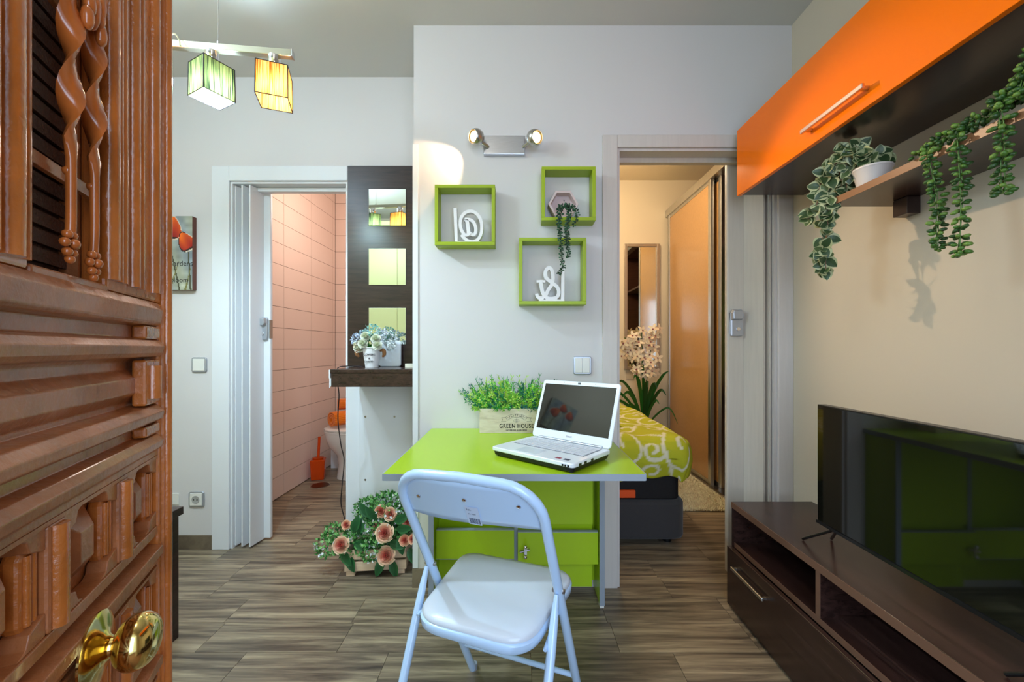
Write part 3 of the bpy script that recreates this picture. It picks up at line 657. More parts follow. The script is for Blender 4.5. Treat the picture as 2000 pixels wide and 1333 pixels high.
def stroke2d(g,pts,wd,y0,y1,closed=False):
    pts=smooth_path([(p[0],p[1],0) for p in pts],6); L=[];R=[]; n=len(pts)
    for i,p in enumerate(pts):
        d_=(pts[min(i+1,n-1)]-pts[max(i-1,0)]).normalized(); w_=wd if not hasattr(wd,'__len__') else wd[0]+(wd[1]-wd[0])*math.sin(PI*i/(n-1))
        nn=Vector((-d_.y,d_.x,0))*w_/2; L.append(p+nn); R.append(p-nn)
    for i in range(n-1):
        q=[L[i],R[i],R[i+1],L[i+1]]; e_=1.2e-5*i*(1 if y1-y0>.005 else 0); g.add([(a.x,y0-e_,a.y) for a in q]+[(a.x,y1+e_,a.y) for a in q],[(0,1,2,3),(7,6,5,4),(0,4,5,1),(3,2,6,7),(1,5,6,2),(0,3,7,4)])
# at sign, measured in px of its close-up (12.12 px per photo px)
s0=443
def A(a,b): p=P(870+a/12.12,380+b/12.12,s0); return (p.x,p.z)
zb=1.594
t=empty('at_sign_ornament',(A(500,0)[0],YB-.05,zb),'white wooden at-sign on a stand with upright post','ornament')
x0,_=A(165,0); x1,_=A(805,0); zt_=A(0,235)[1]
put('stand_base',G().box(A(185,0)[0],x1,YB-.068,YB-.03,zb-.001,A(0,1050)[1]),wpaint,t,bev=.001)
put('post',G().prism([A(145,235),A(232,232),A(258,1060),A(186,1060)],0,.022,TR(0,YB-.04,0)@RX(PI/2)),wpaint,t,bev=.001)
g=G()
stroke2d(g,[A(*q) for q in [(345,885),(420,975),(530,1045),(660,1050),(770,970),(830,820),(835,640),(790,480),(690,360),(560,315),(430,360),(345,470),(315,600),(330,730),(390,850),(450,895),(520,870),(540,830)]],.0145,YB-.064,YB-.040)
stroke2d(g,[A(*q) for q in [(430,510),(480,560),(500,700),(520,840)]],.0165,YB-.062,YB-.040)
stroke2d(g,[A(*q) for q in [(420,515),(520,510),(620,560),(680,680),(690,800),(660,870),(600,880),(540,850)]],.0140,YB-.062,YB-.040)
put('symbol',g,wpaint,t,smooth=30)
def Bm(a,b): p=P(1030+a/5.79,370+b/5.79,s0); return (p.x,p.z)
zb=1.328
t=empty('ampersand_ornament',(Bm(250,0)[0],YB-.05,zb),'white wooden ampersand on a stand with upright post','ornament')
put('stand_base',G().box(Bm(135,0)[0],Bm(432,0)[0],YB-.068,YB-.03,zb-.001,Bm(0,1232)[1]),wpaint,t,bev=.001)
put('post',G().prism([Bm(402,905),Bm(420,840),Bm(437,860),Bm(433,1240),Bm(390,1240)],0,.022,TR(0,YB-.04,0)@RX(PI/2)),wpaint,t,bev=.001)
g=G()
stroke2d(g,[Bm(*q) for q in [(110,1165),(125,1205),(170,1215),(215,1180),(245,1120),(290,1050),(300,960),(285,890),(255,865),(225,885),(210,930),(225,985),(290,1040),(350,1090),(368,1150),(345,1205),(290,1222),(235,1215),(195,1180),(170,1110),(155,1020)]],.0160,YB-.062,YB-.042)
stroke2d(g,[Bm(*q) for q in [(108,1022),(160,1020),(212,1022)]],.0110,YB-.060,YB-.042)
put('symbol',g,wpaint,t,smooth=30)
# hexagonal planter
def succ_strand(g,path,size,cols,step=None,jit=1.0):
    pts=smooth_path(path,8); step=step or size*.55; acc=0; k=0
    for i in range(len(pts)-1):
        a,b=pts[i],pts[i+1]; d_=(b-a); acc+=d_.length
        while acc>step:
            acc-=step; k+=1; dn=d_.normalized(); o_=dn.orthogonal().normalized(); ang=k*2.4+rng.uniform(-.4,.4)
            o_=Matrix.Rotation(ang,3,dn)@o_; L=size*rng.uniform(.8,1.15)
            M=frame(b+o_*size*.15,(o_+dn*rng.uniform(-.3,.6)*jit)); g.cur=cols[rng.integers(len(cols))]
            g.ball((L*.52,0,0),(L*.5,L*.34,L*.28),6,4,M)
hx,hz=.208,1.765
t=empty('hexagon_planter',(hx,YB-.04,1.703),'pinkish wooden hexagon planter with trailing beads of succulent','planter')
hexm=mat('blush_wood',(206,186,184),.6)
ho=[(hx+.068*math.cos(a*PI/3),.068*math.sin(a*PI/3)) for a in range(6)]; hi=[(hx+.058*math.cos(a*PI/3),.058*math.sin(a*PI/3)) for a in range(6)]
for k in range(6):
    a,b,c,d_=ho[k],ho[(k+1)%6],hi[(k+1)%6],hi[k]
    put('side_board',G().prism([a,b,c,d_],0,.05,TR(0,YB-.022,hz)@RX(PI/2)),hexm,t)
put('back_board',G().prism(hi,0,.004,TR(0,YB-.024,hz)@RX(PI/2)),hexm,t)
put('nail',G().ball((hx+.008,YB-.031,hz+.03),.003,8,5),steel,t,smooth=180)
dg=[C((30,66,44)),C((44,90,60)),C((24,52,36)),C((60,104,72))]
for path in ([(1092,404),(1096,412),(1093,440),(1096,480),(1097,510),(1101,522),(1090,536)],[(1104,402),(1112,410),(1108,440),(1109,470),(1110,503)],[(1110,403),(1122,408),(1128,420),(1120,440)],[(1100,402),(1093,404),(1090,415),(1092,440),(1094,470)],[(1096,400),(1106,402),(1112,420),(1106,450),(1107,480)],[(1092,402),(1102,404),(1116,403),(1124,410)]):
    g=G(); pth=[P(a,b,455) for a,b in path]; pth[0].y+=.02; g.cur=C((50,80,50)); g.tube(pth,.0015,5)
    succ_strand(g,pth,.0115,dg,step=.0032); put('trailing_strand',g,leafm,t,smooth=180)

# wall spotlight
t=empty('wall_spotlight',(-.06,YB-.02,2.05),'brushed steel wall fixture with two lit ball spotlights','wall light')
put('back_plate',G().box(-.155,.036,YB-.024,YB,2.012,2.098),mat('brushed_plate',(196,200,208),.3,1,var=.06,vscale=30,stretch=(1,1,20)),t,bev=.002)
for c,aim in (((-.184,1.845,2.068),(-.75,-.75,-.18)),((.078,1.84,2.062),(.62,-.80,-.25))):
    q=Vector(aim).normalized(); M=Matrix.Translation(c)@q.to_track_quat('Z','Y').to_matrix().to_4x4()
    prof=[(.036*math.sin(a),-.036*math.cos(a)) for a in np.linspace(.02,2.25,14)]
    h_=put('spot_head',G().lathe(prof,24,M,cap=False),steel,t,smooth=60,solid=.001)
    put('bulb',G().lathe([(.022,.006),(.022,.016),(.010,.021)],20,M),mat('lit_halogen',(255,214,140),.4,emit=14),h_,smooth=60)
    s_=1 if c[0]>0 else -1
    put('bracket_arm',G().tube([(c[0]-s_*.05,YB-.024,2.045),(c[0]-s_*.028,YB-.05,2.05),(c[0]-s_*.02,c[1]+.01,2.055)],.008,8),steel,t,smooth=60)

# ------------------------------------------------------------------ desk
t=empty('drop_leaf_desk',(0,1.6,0),'lime green fold-out desk with grey edges fixed to the wall','desk')
tp=put('desk_top',G().box(-.398,.381,1.218,YB-.003,.722,.742),lime,t)
put('front_edge',G().box(-.3985,.3815,1.2145,1.2178,.7215,.7415),greyedge,tp)
for x in (-.4012,.3812): put('side_edge',G().box(x,x+.003,1.2178,YB-.003,.7215,.7415),greyedge,tp)
for x0,x1 in ((-.378,-.360),(.355,.373)):
    p_=put('side_panel',G().box(x0,x1,1.757,YB-.003,.012,.72),lime,t)
    put('panel_edge',G().box(x0-.002,x1+.002,1.7535,1.7568,.012,.72),greyedge,p_)
    put('glide',G().box(x0,x1,1.757,1.79,0,.0118),plate,p_)
put('back_panel',G().box(-.3598,.3548,YB-.03,YB-.012,.05,.72),lime,t)
o=put('centre_panel',G().box(-.012,.002,1.815,1.884,.16,.72),lime,t)
put('panel_edge',G().box(-.013,.003,1.812,1.8148,.16,.72),greyedge,o)
o=put('gate_panel',G().box(.0032,.335,1.815,1.83,.335,.715),lime,t)
o=put('lower_panel',G().box(.0032,.335,1.83,1.845,.05,.335),lime,t)
o=put('cross_rail',G().box(-.355,-.0135,1.80,1.818,.19,.315),lime,t)
put('rail_edge',G().box(-.355,-.0135,1.7995,1.8185,.3152,.3182),greyedge,o)
put('rail_edge',G().box(-.355,-.0135,1.7995,1.8185,.1868,.1898),greyedge,o)
o=put('cross_rail',G().box(.0032,.352,1.78,1.798,.176,.315),lime,t)
put('rail_edge',G().box(.0032,.352,1.7795,1.7985,.3152,.3182),greyedge,o)
g=G(); g.lathe([(.008,0),(.008,.02)],12,TR(.036,1.78,.245)@UP); g.box(.030,.042,1.752,1.758,.222,.268); g.ball((.036,1.75,.266),.009,10,6); g.ball((.036,1.75,.223),.009,10,6); g.tube([(.012,1.76,.24),(.055,1.76,.25)],.006,8)
put('latch',g,chrome,t,smooth=50)

# planter box on desk
t=empty('herb_planter',(-.0,1.84,.742),'pale wooden box of bright green artificial grass on the desk behind the laptop','planter')
gw=wood('grey_pine',[(196,180,158),(222,208,188),(232,222,204)],3,(2,14,14),.6)
y0,y1,za,zb_=1.80,1.888,.7425,.85
bf=put('front_board',G().box(-.165,.155,y0,y0+.008,za,zb_),gw,t,bev=.001); put('back_board',G().box(-.165,.155,y1-.008,y1,za,zb_),gw,t,bev=.001)
for x in (-.165,.147): put('end_board',G().box(x,x+.008,y0+.0082,y1-.0082,za,zb_-.004),gw,t,bev=.001)
put('filler',G().box(-.156,.146,y0+.009,y1-.009,za+.004,zb_-.015),terr,t)
def TX(s_,sz,x,z,rot=0,**k): text(s_,sz,TR(x,y0-.0004,z)@RY(rot)@UP,ink,bf,'lettering',**k)
# lettering: centre of print at px 1009,  scale 444
X0=-.003
TX('GREEN HOUSE',.0262,X0,.7735,off=.0007,spacing=1.15,sx=.78); TX('INTERIOR GARDENS',.0088,X0,.7555,off=.0002,spacing=1.25,sx=.95)
for k,ch in enumerate('••LITTLE••'):
    a=(k-4.5)*.115; TX(ch,.0115,X0+.075*math.sin(a),.745+.075*math.cos(a)-.0005,rot=a,off=.0002)
g=G()
for rad in (.082,.067):
    stroke2d(g,[(X0+rad*math.sin(a),.745+rad*math.cos(a)) for a in np.linspace(-.62,.62,9)],.0009,y0-.0006,y0)
for s_ in (-1,1):
    ea=(X0+s_*.082*math.sin(.62),.745+.082*math.cos(.62)); eb=(X0+s_*.067*math.sin(.62),.745+.067*math.cos(.62))
    stroke2d(g,[ea,eb],.0009,y0-.0006,y0)
    stroke2d(g,[ea,(X0+s_*.066,.810)],.0009,y0-.0006,y0); stroke2d(g,[(X0+s_*.066,.810),(X0+s_*.061,.802),(X0+s_*.066,.793)],.0009,y0-.0006,y0); stroke2d(g,[(X0+s_*.066,.793),(X0+s_*.045,.794)],.0009,y0-.0006,y0)
for rad in (.012,.006): stroke2d(g,[(X0+rad*math.cos(a),.797+rad*.6*math.sin(a)) for a in np.linspace(0,2*PI,12)],.0006,y0-.0006,y0)
stroke2d(g,[(X0,.789),(X0,.806)],.0007,y0-.0006,y0)
put('banner_print',g,ink,bf)
g=G(); gr=[C((70,170,50)),C((130,214,66)),C((44,140,80)),C((190,232,96)),C((30,112,96)),C((176,224,80)),C((60,160,70))]
for k in range(300):
    ex=rng.uniform(-1,1); b0=Vector((ex*.150-.005,rng.uniform(1.81,1.88),.842))
    lean=Vector((rng.normal(0,.55)+ex*.9,rng.normal(0,.4)-.35,1.0)).normalized(); L=rng.uniform(.05,.155)
    if k%4==0: lean=Vector((rng.normal(0,.7)+ex*.9,-.75,.35)).normalized(); L=rng.uniform(.03,.07)
    col=gr[rng.integers(len(gr))]; tip=b0+lean*L; tip.y=min(tip.y,1.905)
    for q in range(8):
        c_=b0.lerp(tip,.2+.8*q/7)
        for z_ in range(4):
            dv=(lean*.8+rvec(.8)).normalized(); e=c_+dv*rng.uniform(.010,.024); e.y=min(e.y,1.909)
            sd_=dv.cross(Vector((.3,-1,.2))).normalized()*.0016; g.cur=tuple(x*rng.uniform(.8,1.2) for x in col); mid=c_.lerp(e,.5)
            g.add([c_,mid+sd_,e,mid-sd_],[(0,1,2,3)])
    g.cur=tuple(x*.7 for x in col); sd_=Vector((.0012,0,0)); g.add([b0-sd_,b0+sd_,tip+sd_,tip-sd_],[(0,1,2,3)])
put('artificial_grass',g,leafm,t,kind='stuff')

# laptop
LM=TR(-.09,1.425,.7425)@RZ(-.716); LW,LD=.338,.23; tilt=.355
wl=mat('laptop_white',(226,230,234),.3,coat=.2); t=empty('laptop',(LM@Vector((LW/2,LD/2,0))),'open white laptop with dark screen turned sideways on the desk','laptop')
b_=put('base',G().prism(rr(0,LW,0,LD,.012),.018,.032,LM),wl,t,bev=.003,smooth=50)
put('underside',G().prism(rr(.006,LW-.006,.006,LD-.006,.012),.004,.0178,LM,top=1.02),black_pl,t,bev=.002,smooth=50)
for x in (.02,LW-.02):
    for y in (.02,LD-.02): put('foot',G().lathe([(.007,0),(.007,.0045)],10,LM@TR(x,y,0)),black_pl,t)
g=G()
for r in range(6):
    n=16 if r else 14
    for k in range(n):
        wk=(LW-.05)/n; g.box(.025+wk*k+.001,.025+wk*(k+1)-.001,.205-r*.0185-.015,.205-r*.0185,.0325,.0345,LM)
put('keyboard',g,mat('key_white',(214,216,222),.45),b_)
put('keyboard_bed',G().box(.022,LW-.022,.092,.209,.0318,.0324,LM),mat('key_gap_grey',(120,122,130),.5),b_)
put('touchpad',G().box(.095,.185,.018,.075,.0319,.0325,LM),mat('touchpad',(208,214,222),.25),b_)
put('click_bar',G().box(.095,.185,.008,.016,.0319,.0328,LM),wl,b_)
put('sticker',G().box(.255,.275,.022,.036,.0319,.0325,LM),mat('red_sticker',(150,50,70),.5),b_); put('sticker',G().box(.285,.305,.022,.036,.0319,.0325,LM),mat('dark_sticker',(40,40,70),.4),b_)
for x in (.30,.31,.32): put('port',G().box(x-.003,x+.003,-.001,.001,.020,.026,LM),black_pl,b_)
for y in (.03,.06,.10): put('port',G().box(LW-.001,LW+.001,y,y+.014,.020,.027,LM),black_pl,b_)
SM=LM@TR(0,LD-.006,.034)@RX(-tilt)
ld=put('lid',G().prism(rr(.0,LW,.0,.228,.012),-.008,0,SM@RX(PI/2),top=1),wl,t,bev=.003,smooth=50)
dp=put('display',G().box(.014,LW-.014,-.0010,.0006,.034,.212,SM),screenm,ld)
put('webcam',G().box(LW/2-.006,LW/2+.006,-.0008,.001,.216,.223,SM),black_pl,ld)
for x in (.1,LW-.1,): put('rubber_stop',G().lathe([(.002,0),(.002,.0012)],8,SM@TR(x,0,.221)@UP),mat('grey_plastic'),ld)
text('SONY',.009,SM@TR(LW/2,-.0006,.018)@UP,mat('grey_print',(110,118,130),.4),ld,ext=.0002)
put('hinge_barrel',G().tube([(.03,LD-.004,.034),(LW-.03,LD-.004,.034)],.006,10,LM),silverp,t,smooth=50)

# ------------------------------------------------------------------ folding chair
paint=mat('pale_blue_enamel',(190,218,250),.22,coat=.4); vinyl=mat('white_vinyl',(210,218,230),.28,coat=.2)
KM=TR(-.068,1.116,0)@RZ(-.363); yf,sl,rb,rs,wt=.258,.535,.256,.455,.189
t=empty('folding_chair',(-.068,1.116,0),'pale blue-white metal folding chair pulled up to the lime desk','chair')
def UL(x,z): return Vector((x,yf-sl*z,z))
pts=[UL(-wt,0.0),UL(-wt,.3),UL(-wt,.60),UL(-wt,.68)]
zt2=.812; r_=.085
for k in range(7): a=PI-PI/2*k/6; pts.append(UL(-wt+r_+r_*math.cos(a),zt2-r_+r_*math.sin(a)))
pts.append(UL(0,zt2+.004))
for k in range(7): a=PI/2-PI/2*k/6; pts.append(UL(wt-r_+r_*math.cos(a),zt2-r_+r_*math.sin(a)))
pts+= [UL(wt,.68),UL(wt,.60),UL(wt,.3),UL(wt,0.0)]
put('tube_frame',G().tube(pts,.0125,14,KM),paint,t,smooth=50)
for s_ in (-1,1):
    g=G(); g.tube([(s_*(wt-.0),-rb,0.0),(s_*wt,-rb+rs*.40,.40),(s_*wt,-rb+rs*.455,.455),(s_*(wt),-rb+rs*.50,.50)],[.0115,.0115,.010,.006],12,KM)
    put('rear_leg',g,paint,t,smooth=50)
    put('pivot_link',G().tube([(s_*(wt-.012),.03,.42),(s_*(wt-.012),-.09,.40)],.005,8,KM),paint,t,smooth=50)
    put('pivot_bolt',G().lathe([(.006,-.016),(.006,.016)],10,KM@TR(s_*wt,-.01,.50)@RY(PI/2)),steel,t)
put('front_crossbar',G().tube([UL(-wt,.14),UL(wt,.14)],.008,10,KM),paint,t,smooth=50)
put('rear_crossbar',G().tube([(-wt,-rb+rs*.16,.16),(wt,-rb+rs*.16,.16)],.008,10,KM),paint,t,smooth=50)
for s_,y_,z_ in ((-1,yf,0),(1,yf,0),(-1,-rb,0),(1,-rb,0)): put('foot_cap',G().lathe([(.0145,0),(.0145,.02)],12,KM@TR(s_*wt,y_,z_)),mat('grey_rubber',(150,156,168),.7),t,smooth=40)
# seat
SY,SZ=.02,.44
def seat_ring(off,z):
    cs=[(-.150,SY-.165),(.150,SY-.165),(.186,SY+.17),(-.186,SY+.17)]; rad=[.07,.07,.06,.06]; out=[]
    for i in range(4):
        p=Vector(cs[i]); a=(Vector(cs[i-1])-p).normalized(); b=(Vector(cs[(i+1)%4])-p).normalized(); r_=rad[i]
        A_,B_=p+a*r_*1.1,p+b*r_*1.1
        for k in range(9): q=k/8; out.append(A_*(1-q)**2+p*2*q*(1-q)+B_*q*q)
    c=Vector((0,SY)); res=[]
    for p in out:
        d_=(p-c); res.append(tuple((c+d_*(1+off/d_.length)))+(z,))
    return res
put('seat_pan',loft([seat_ring(.0,SZ-.035),seat_ring(.006,SZ-.03),seat_ring(.008,SZ-.012),seat_ring(.004,SZ-.008)]),paint,t,M=KM,smooth=50)
put('seat_pad',loft([seat_ring(.002,SZ-.009),seat_ring(.004,SZ-.002),seat_ring(-.004,SZ+.006),seat_ring(-.03,SZ+.011),seat_ring(-.08,SZ+.012),seat_ring(-.12,SZ+.011)]),vinyl,t,M=KM,smooth=70)
# back plate
g=G(); nx,nz=24,8; rows=[]
for j in range(nz+1):
    for i in range(nx+1):
        u=-1+2*i/nx; x=u*(wt-.004); zl=.686+.010*u*u+.005*math.sin(2.6*u+.4); zh=.805-.055*max(0,(abs(u)-.6)/.4)**2
        z=zl+(zh-zl)*j/nz; rows.append((x,yf-sl*z-.012*(1-u*u)+.002,z))
g.add(rows,[(j*(nx+1)+i,j*(nx+1)+i+1,(j+1)*(nx+1)+i+1,(j+1)*(nx+1)+i) for j in range(nz) for i in range(nx)])
bp=put('backrest',g,paint,t,M=KM,smooth=180,solid=.003)
TLT=math.atan(sl)
for x,z in ((-.135,.745),(0,.757),(.135,.757)):
    u=x/(wt-.004); M=KM@TR(x,yf-sl*z-.012*(1-u*u)-.001,z)@RX(TLT)@UP
    put('bolt',G().lathe([(.006,0),(.0055,.002),(.003,.0035)],12,M),chrome,bp,smooth=40)
BM=KM@TR(.012,yf-sl*.712-.0135,.712)@RX(TLT)@UP
st_=put('label_sticker',G().prism(rr(-.018,.018,-.030,.030,.002,2),0,.0004,BM),mat('clear_sticker',(196,212,238),.4),bp)
g=G(); x=-.013
while x<.013: w_=rng.choice([.0006,.0012,.002]); g.box(x,x+w_,-.026,-.008,.0005,.0007,BM); x+=w_+rng.choice([.0007,.0012])
put('barcode',g,mat('barcode_ink',(60,76,104),.6),st_); text('Falt.',.008,BM@TR(-.008,.02,.0006),mat('barcode_ink'),st_,ext=.0001); text('N. 1604',.006,BM@TR(-.002,.006,.0006),mat('barcode_ink'),st_,ext=.0001)

# ------------------------------------------------------------------ pendant lamp
t=empty('pendant_lamp',(-1.15,1.43,2.16),'steel bar pendant with thread-wound cube shades in green and yellow','pendant lamp')
bd=Vector((-.805+1.57,1.466-1.374,0)); ba=math.atan2(bd.y,bd.x); BMx=TR(-1.57,1.374,2.155)@RZ(ba); BL=bd.length
put('bar',G().box(0,BL,-.012,.012,0,.024,BMx),mat('brushed_nickel',(186,180,160),.3,1),t,bev=.002)
put('bar_end_cap',G().box(BL+.0003,BL+.004,-.0125,.0125,-.0005,.0245,BMx),chrome,t)
gy=[shade_mat('green_threads',(26,44,34),(160,172,104),.03),shade_mat('yellow_threads',(150,92,30),(255,216,140),.42)]
blk=mat('black_shade_wire',(24,20,26),.5)
for (x,y,yaw,k) in ((-1.07,1.436,1.095,0),(-.864,1.458,.361,1),(-1.275,1.413,.40,1),(-1.475,1.39,.9,0)):
    M=TR(x,y,1.99)@RZ(yaw); h_,a=.115,.05
    sh=empty('lamp_shade',(x,y,1.99),parent=t)
    if k==0: sh['label']='pale green thread shade with white light'
    else: sh['label']='yellow thread shade with warm light'
    for q in range(4):
        put('shade_side',G().add([(-a,-a,0),(a,-a,0),(a*.97,-a*.97,h_),(-a*.97,-a*.97,h_)],[(0,1,2,3)],M@RZ(q*PI/2)),gy[k],sh)
    g=G()
    for q in range(4):
        Mq=M@RZ(q*PI/2); g.tube([(-a,-a,0),(a,-a,0)],.0016,6,Mq); g.tube([(-a*.97,-a*.97,h_),(a*.97,-a*.97,h_)],.0016,6,Mq); g.tube([(-a,-a,0),(-a*.97,-a*.97,h_)],.0016,6,Mq)
    put('shade_wire',g,blk,sh)
    put('bulb',G().ball((0,0,.07),(.018,.018,.026),14,10,M),mat('cool_bulb',(220,240,255),.3,emit=5) if k==0 else mat('warm_bulb',(255,200,110),.3,emit=12),sh,smooth=180)
    put('lamp_holder',G().lathe([(.016,.095),(.016,.125),(.02,.13),(.02,.165)],18,M),chrome,sh,smooth=40)
for x in (-1.048,-1.40):
    yy=1.374+(x+1.57)*bd.y/bd.x
    put('suspension_wire',G().tube([(x,yy,2.179),(x,yy,ZC)],.0012,6),steel,t); put('wire_clamp',G().lathe([(.005,0),(.005,.012),(.002,.016)],10,TR(x,yy,2.179)),chrome,t)
put('feed_cable',G().tube(smooth_path([P(352,90,574),P(350,78,574),P(340,66,572),P(322,72,572),P(300,82,570)],6),.003,6),mat('clear_cable',(170,160,130),.4),t,smooth=60)
put('canopy',G().box(-1.3,-1.15,1.39,1.45,ZC-.022,ZC),steel,t,bev=.003)

# ------------------------------------------------------------------ right wall: media unit, TV
t=empty('media_unit',(1.1,1.0,0),'long dark wenge media unit with open niches above a drawer','tv stand')
put('top_board',G().box(.931,XR-.004,.18,1.778,.425,.45),wenge_x,t,bev=.0015)
put('edge_band',G().box(.9285,.9308,.18,1.778,.4255,.4495),wenge_edge,t)
put('end_panel',G().box(.931,XR-.004,1.758,1.7775,0,.4248),wenge_x,t); put('end_panel',G().box(.931,XR-.004,.18,.2,0,.4248),wenge_x,t)
put('middle_board',G().box(.935,XR-.02,.2002,1.7578,.262,.282),wenge_x,t); put('back_panel',G().box(XR-.018,XR-.006,.2002,1.7578,0,.4248),wenge_x,t)
o=put('divider',G().box(.935,XR-.02,1.262,1.28,.2822,.4248),wenge_x,t); put('edge_band',G().box(.9325,.9348,1.262,1.28,.2822,.4248),wenge_edge,o)
o=put('divider',G().box(.935,XR-.02,.66,.678,.2822,.4248),wenge_x,t)
put('edge_band',G().box(.9325,.9348,.2002,1.7578,.262,.282),wenge_edge,t)
put('plinth',G().box(.95,.965,.2002,1.7578,0,.03),wenge_x,t)
put('niche_shelf',G().box(.99,XR-.02,.6782,1.2618,.284,.292),wenge_x,t)
for y0,y1,hy in ((.985,1.778,1.60),(.182,.98,.40)):
    d_=put('drawer_front',G().box(.911,.929,y0,y1,.012,.26),wenge_x,t,bev=.0015)
    h_=put('handle',G().box(.889,.897,hy-.11,hy+.11,.193,.205),alu,d_,bev=.002)
    for y in (hy-.1,hy+.1): put('handle_post',G().box(.897,.911,y-.005,y+.005,.195,.203),alu,h_)
t=empty('television',(1.01,1.0,.45),'large flat black television on splayed legs on the dark media unit','television')
TX0=1.0
put('casing',G().box(TX0,TX0+.03,.645,1.365,.536,.929),black_pl,t,bev=.002)
put('screen',G().box(TX0-.0012,TX0-.0002,.650,1.361,.546,.925),screenm,t)
put('lower_bezel',G().box(TX0-.004,TX0-.0014,.645,1.365,.536,.5455),mat('glossy_bezel',(26,26,28),.15),t)
put('rear_housing',G().box(TX0+.0302,TX0+.06,.75,1.26,.56,.80),black_pl,t,bev=.01)
for (ya,yb) in ((1.30,1.42),(.72,.83)):
    for xa,xb in ((TX0+.012,.99),(TX0+.016,1.09)):
        put('leg',G().tube([(xa,ya,.54),(xb,yb,.4545)],.0045,8),black_pl,t,smooth=50)

# overhead cabinet
t=empty('overhead_cabinet',(1.13,.8,1.795),'long wall cabinet with glossy orange flap door and dark underside','cabinet')
cz0,cz1=1.797,2.09
put('carcass',G().box(1.003,XR-.002,.12,1.833,cz0+.004,cz1-.002),wenge_x,t,bev=.001)
o=put('flap_door',G().box(.985,1.002,.12,1.835,cz0,cz1),orange_gloss,t,bev=.0015)
h_=put('handle',G().box(.955,.964,1.135,1.385,1.838,1.852),mat('rose_aluminium',(226,196,180),.3,1),o,bev=.002)
for y in (1.15,1.37): put('handle_post',G().box(.964,.9848,y-.005,y+.005,1.840,1.850),steel,h_)

# floating shelf
t=empty('floating_shelf',(1.17,.9,1.6),'dark shelf on the right wall under the orange cabinet','shelf')
put('board',G().box(1.07,XR-.002,.3,1.40,1.60,1.622),wenge_x,t)
put('edge_band',G().box(1.0675,1.0698,.3,1.40,1.60,1.622),mat('shelf_edge_band',(150,104,70),.35),t)
for y in (1.325,.45): put('bracket',G().box(XR-.045,XR-.002,y-.025,y+.025,1.545,1.5995),mat('dark_bracket',(70,54,50),.3,.3),t,bev=.002)
# variegated plant
t=empty('variegated_plant',(1.13,1.27,1.622),'trailing variegated plant in a white pot at the end of the dark shelf','plant')
PX,PY=1.128,1.30
put('pot',G().lathe([(.038,0),(.049,.056),(.052,.059),(.052,.064),(.047,.064),(.044,.05),(.0,.05)],26,TR(PX,PY,1.6225)),mat('white_ceramic',(226,214,208),.4),t,smooth=40)
lv=[]
for k in range(3): lv.append(mesh_of('leaf',leaf_g(.043-.006*k,.040-.005*k,[C((56,80,46)) if k<2 else C((84,104,60)),C((180,184,138))],.22,6,.12),leafm,180))
vines=[[(1695,322,620),(1668,296,610),(1645,310,590),(1636,370,575),(1618,430,570),(1605,470,568),(1600,500,568)],
 [(1698,318,620),(1670,300,605),(1655,350,590),(1650,400,578),(1640,450,575),(1632,500,572),(1630,528,572)],
 [(1690,322,620),(1660,290,600),(1630,310,585),(1605,350,575),(1595,400,572),(1578,430,570)],
 [(1695,330,612),(1705,316,612),(1725,308,614),(1738,318,614)],[(1690,328,612),(1700,306,612),(1715,302,614),(1728,312,614)],
 [(1695,318,620),(1672,285,615),(1650,290,600),(1625,340,585),(1612,400,575),(1615,450,573),(1605,492,572)],
 [(1700,318,620),(1685,298,618),(1675,290,610),(1665,310,605)]]
for v in vines:
    pth=smooth_path([P(*q)for q in v],7)
    for i,p in enumerate(pth):
        if p.z<1.63 and p.x>1.058 and p.y<1.41: p.x=1.054
    put('vine_stem',G().tube(pth,.0013,5),mat('brown_stem',(120,84,60),.6),t)
    for i in [j for j in range(2,len(pth)) for _ in (0,1) if rng.uniform()<.6]:
        dn=(pth[i]-pth[i-1]).normalized(); k=rng.integers(3); dv=Vector((rng.normal(0,.9),rng.normal(0,.5),-.35+rng.normal(0,.6)))
        inst('leaf',lv[k],t,frame(pth[i],dv,up=(-.75+rng.normal(0,.25),-.95+rng.normal(0,.25),.0+rng.normal(0,.3))))
# succulent garland
t=empty('succulent_garland',(1.09,.85,1.62),'long green bead succulent creeping along the shelf edge and hanging in three strands','plant')
put('pot',G().lathe([(.045,0),(.055,.08),(.057,.085),(.05,.085),(.047,.06),(.0,.06)],24,TR(1.14,.83,1.6225)),mat('white_ceramic'),t,smooth=40)
bg=[C((56,94,34)),C((76,116,40)),C((42,74,30)),C((106,140,58)),C((50,84,36))]
E1=1.052
for pth,nn in (([(1.13,.83,1.70),(1.09,.87,1.665),(1.062,.93,1.640),(1.062,1.0,1.637),(1.066,1.06,1.634),(1.07,1.10,1.632)],2),
    ([(1.062,1.05,1.634),(E1,1.045,1.60),(E1,1.03,1.50),(E1+.003,1.03,1.37)],2),
    ([(1.062,.985,1.64),(E1,.978,1.60),(E1,.972,1.48),(E1+.002,.975,1.335)],2),
    ([(1.10,.86,1.67),(E1,.895,1.66),(E1,.892,1.60),(E1,.89,1.45)],2),
    ([(1.13,.83,1.70),(1.11,.85,1.74),(1.08,.87,1.70),(1.05,.89,1.64)],3),([(1.14,.82,1.70),(1.10,.84,1.76),(1.07,.855,1.72),(1.05,.86,1.64)],3),([(1.14,.80,1.70),(1.11,.80,1.77),(1.06,.80,1.72),(1.05,.80,1.62)],3),([(1.10,.86,1.67),(1.075,.91,1.655),(1.07,.97,1.64)],2)):
    for r in range(nn):
        pp=[Vector(p)+rvec(.004)*(r>0) for p in pth]; g=G(); g.cur=C((90,130,60)); g.tube(smooth_path(pp,5),.0011,5)
        succ_strand(g,pp,.0175,bg,step=.0060); put('trailing_strand',g,leafm,t,smooth=180)

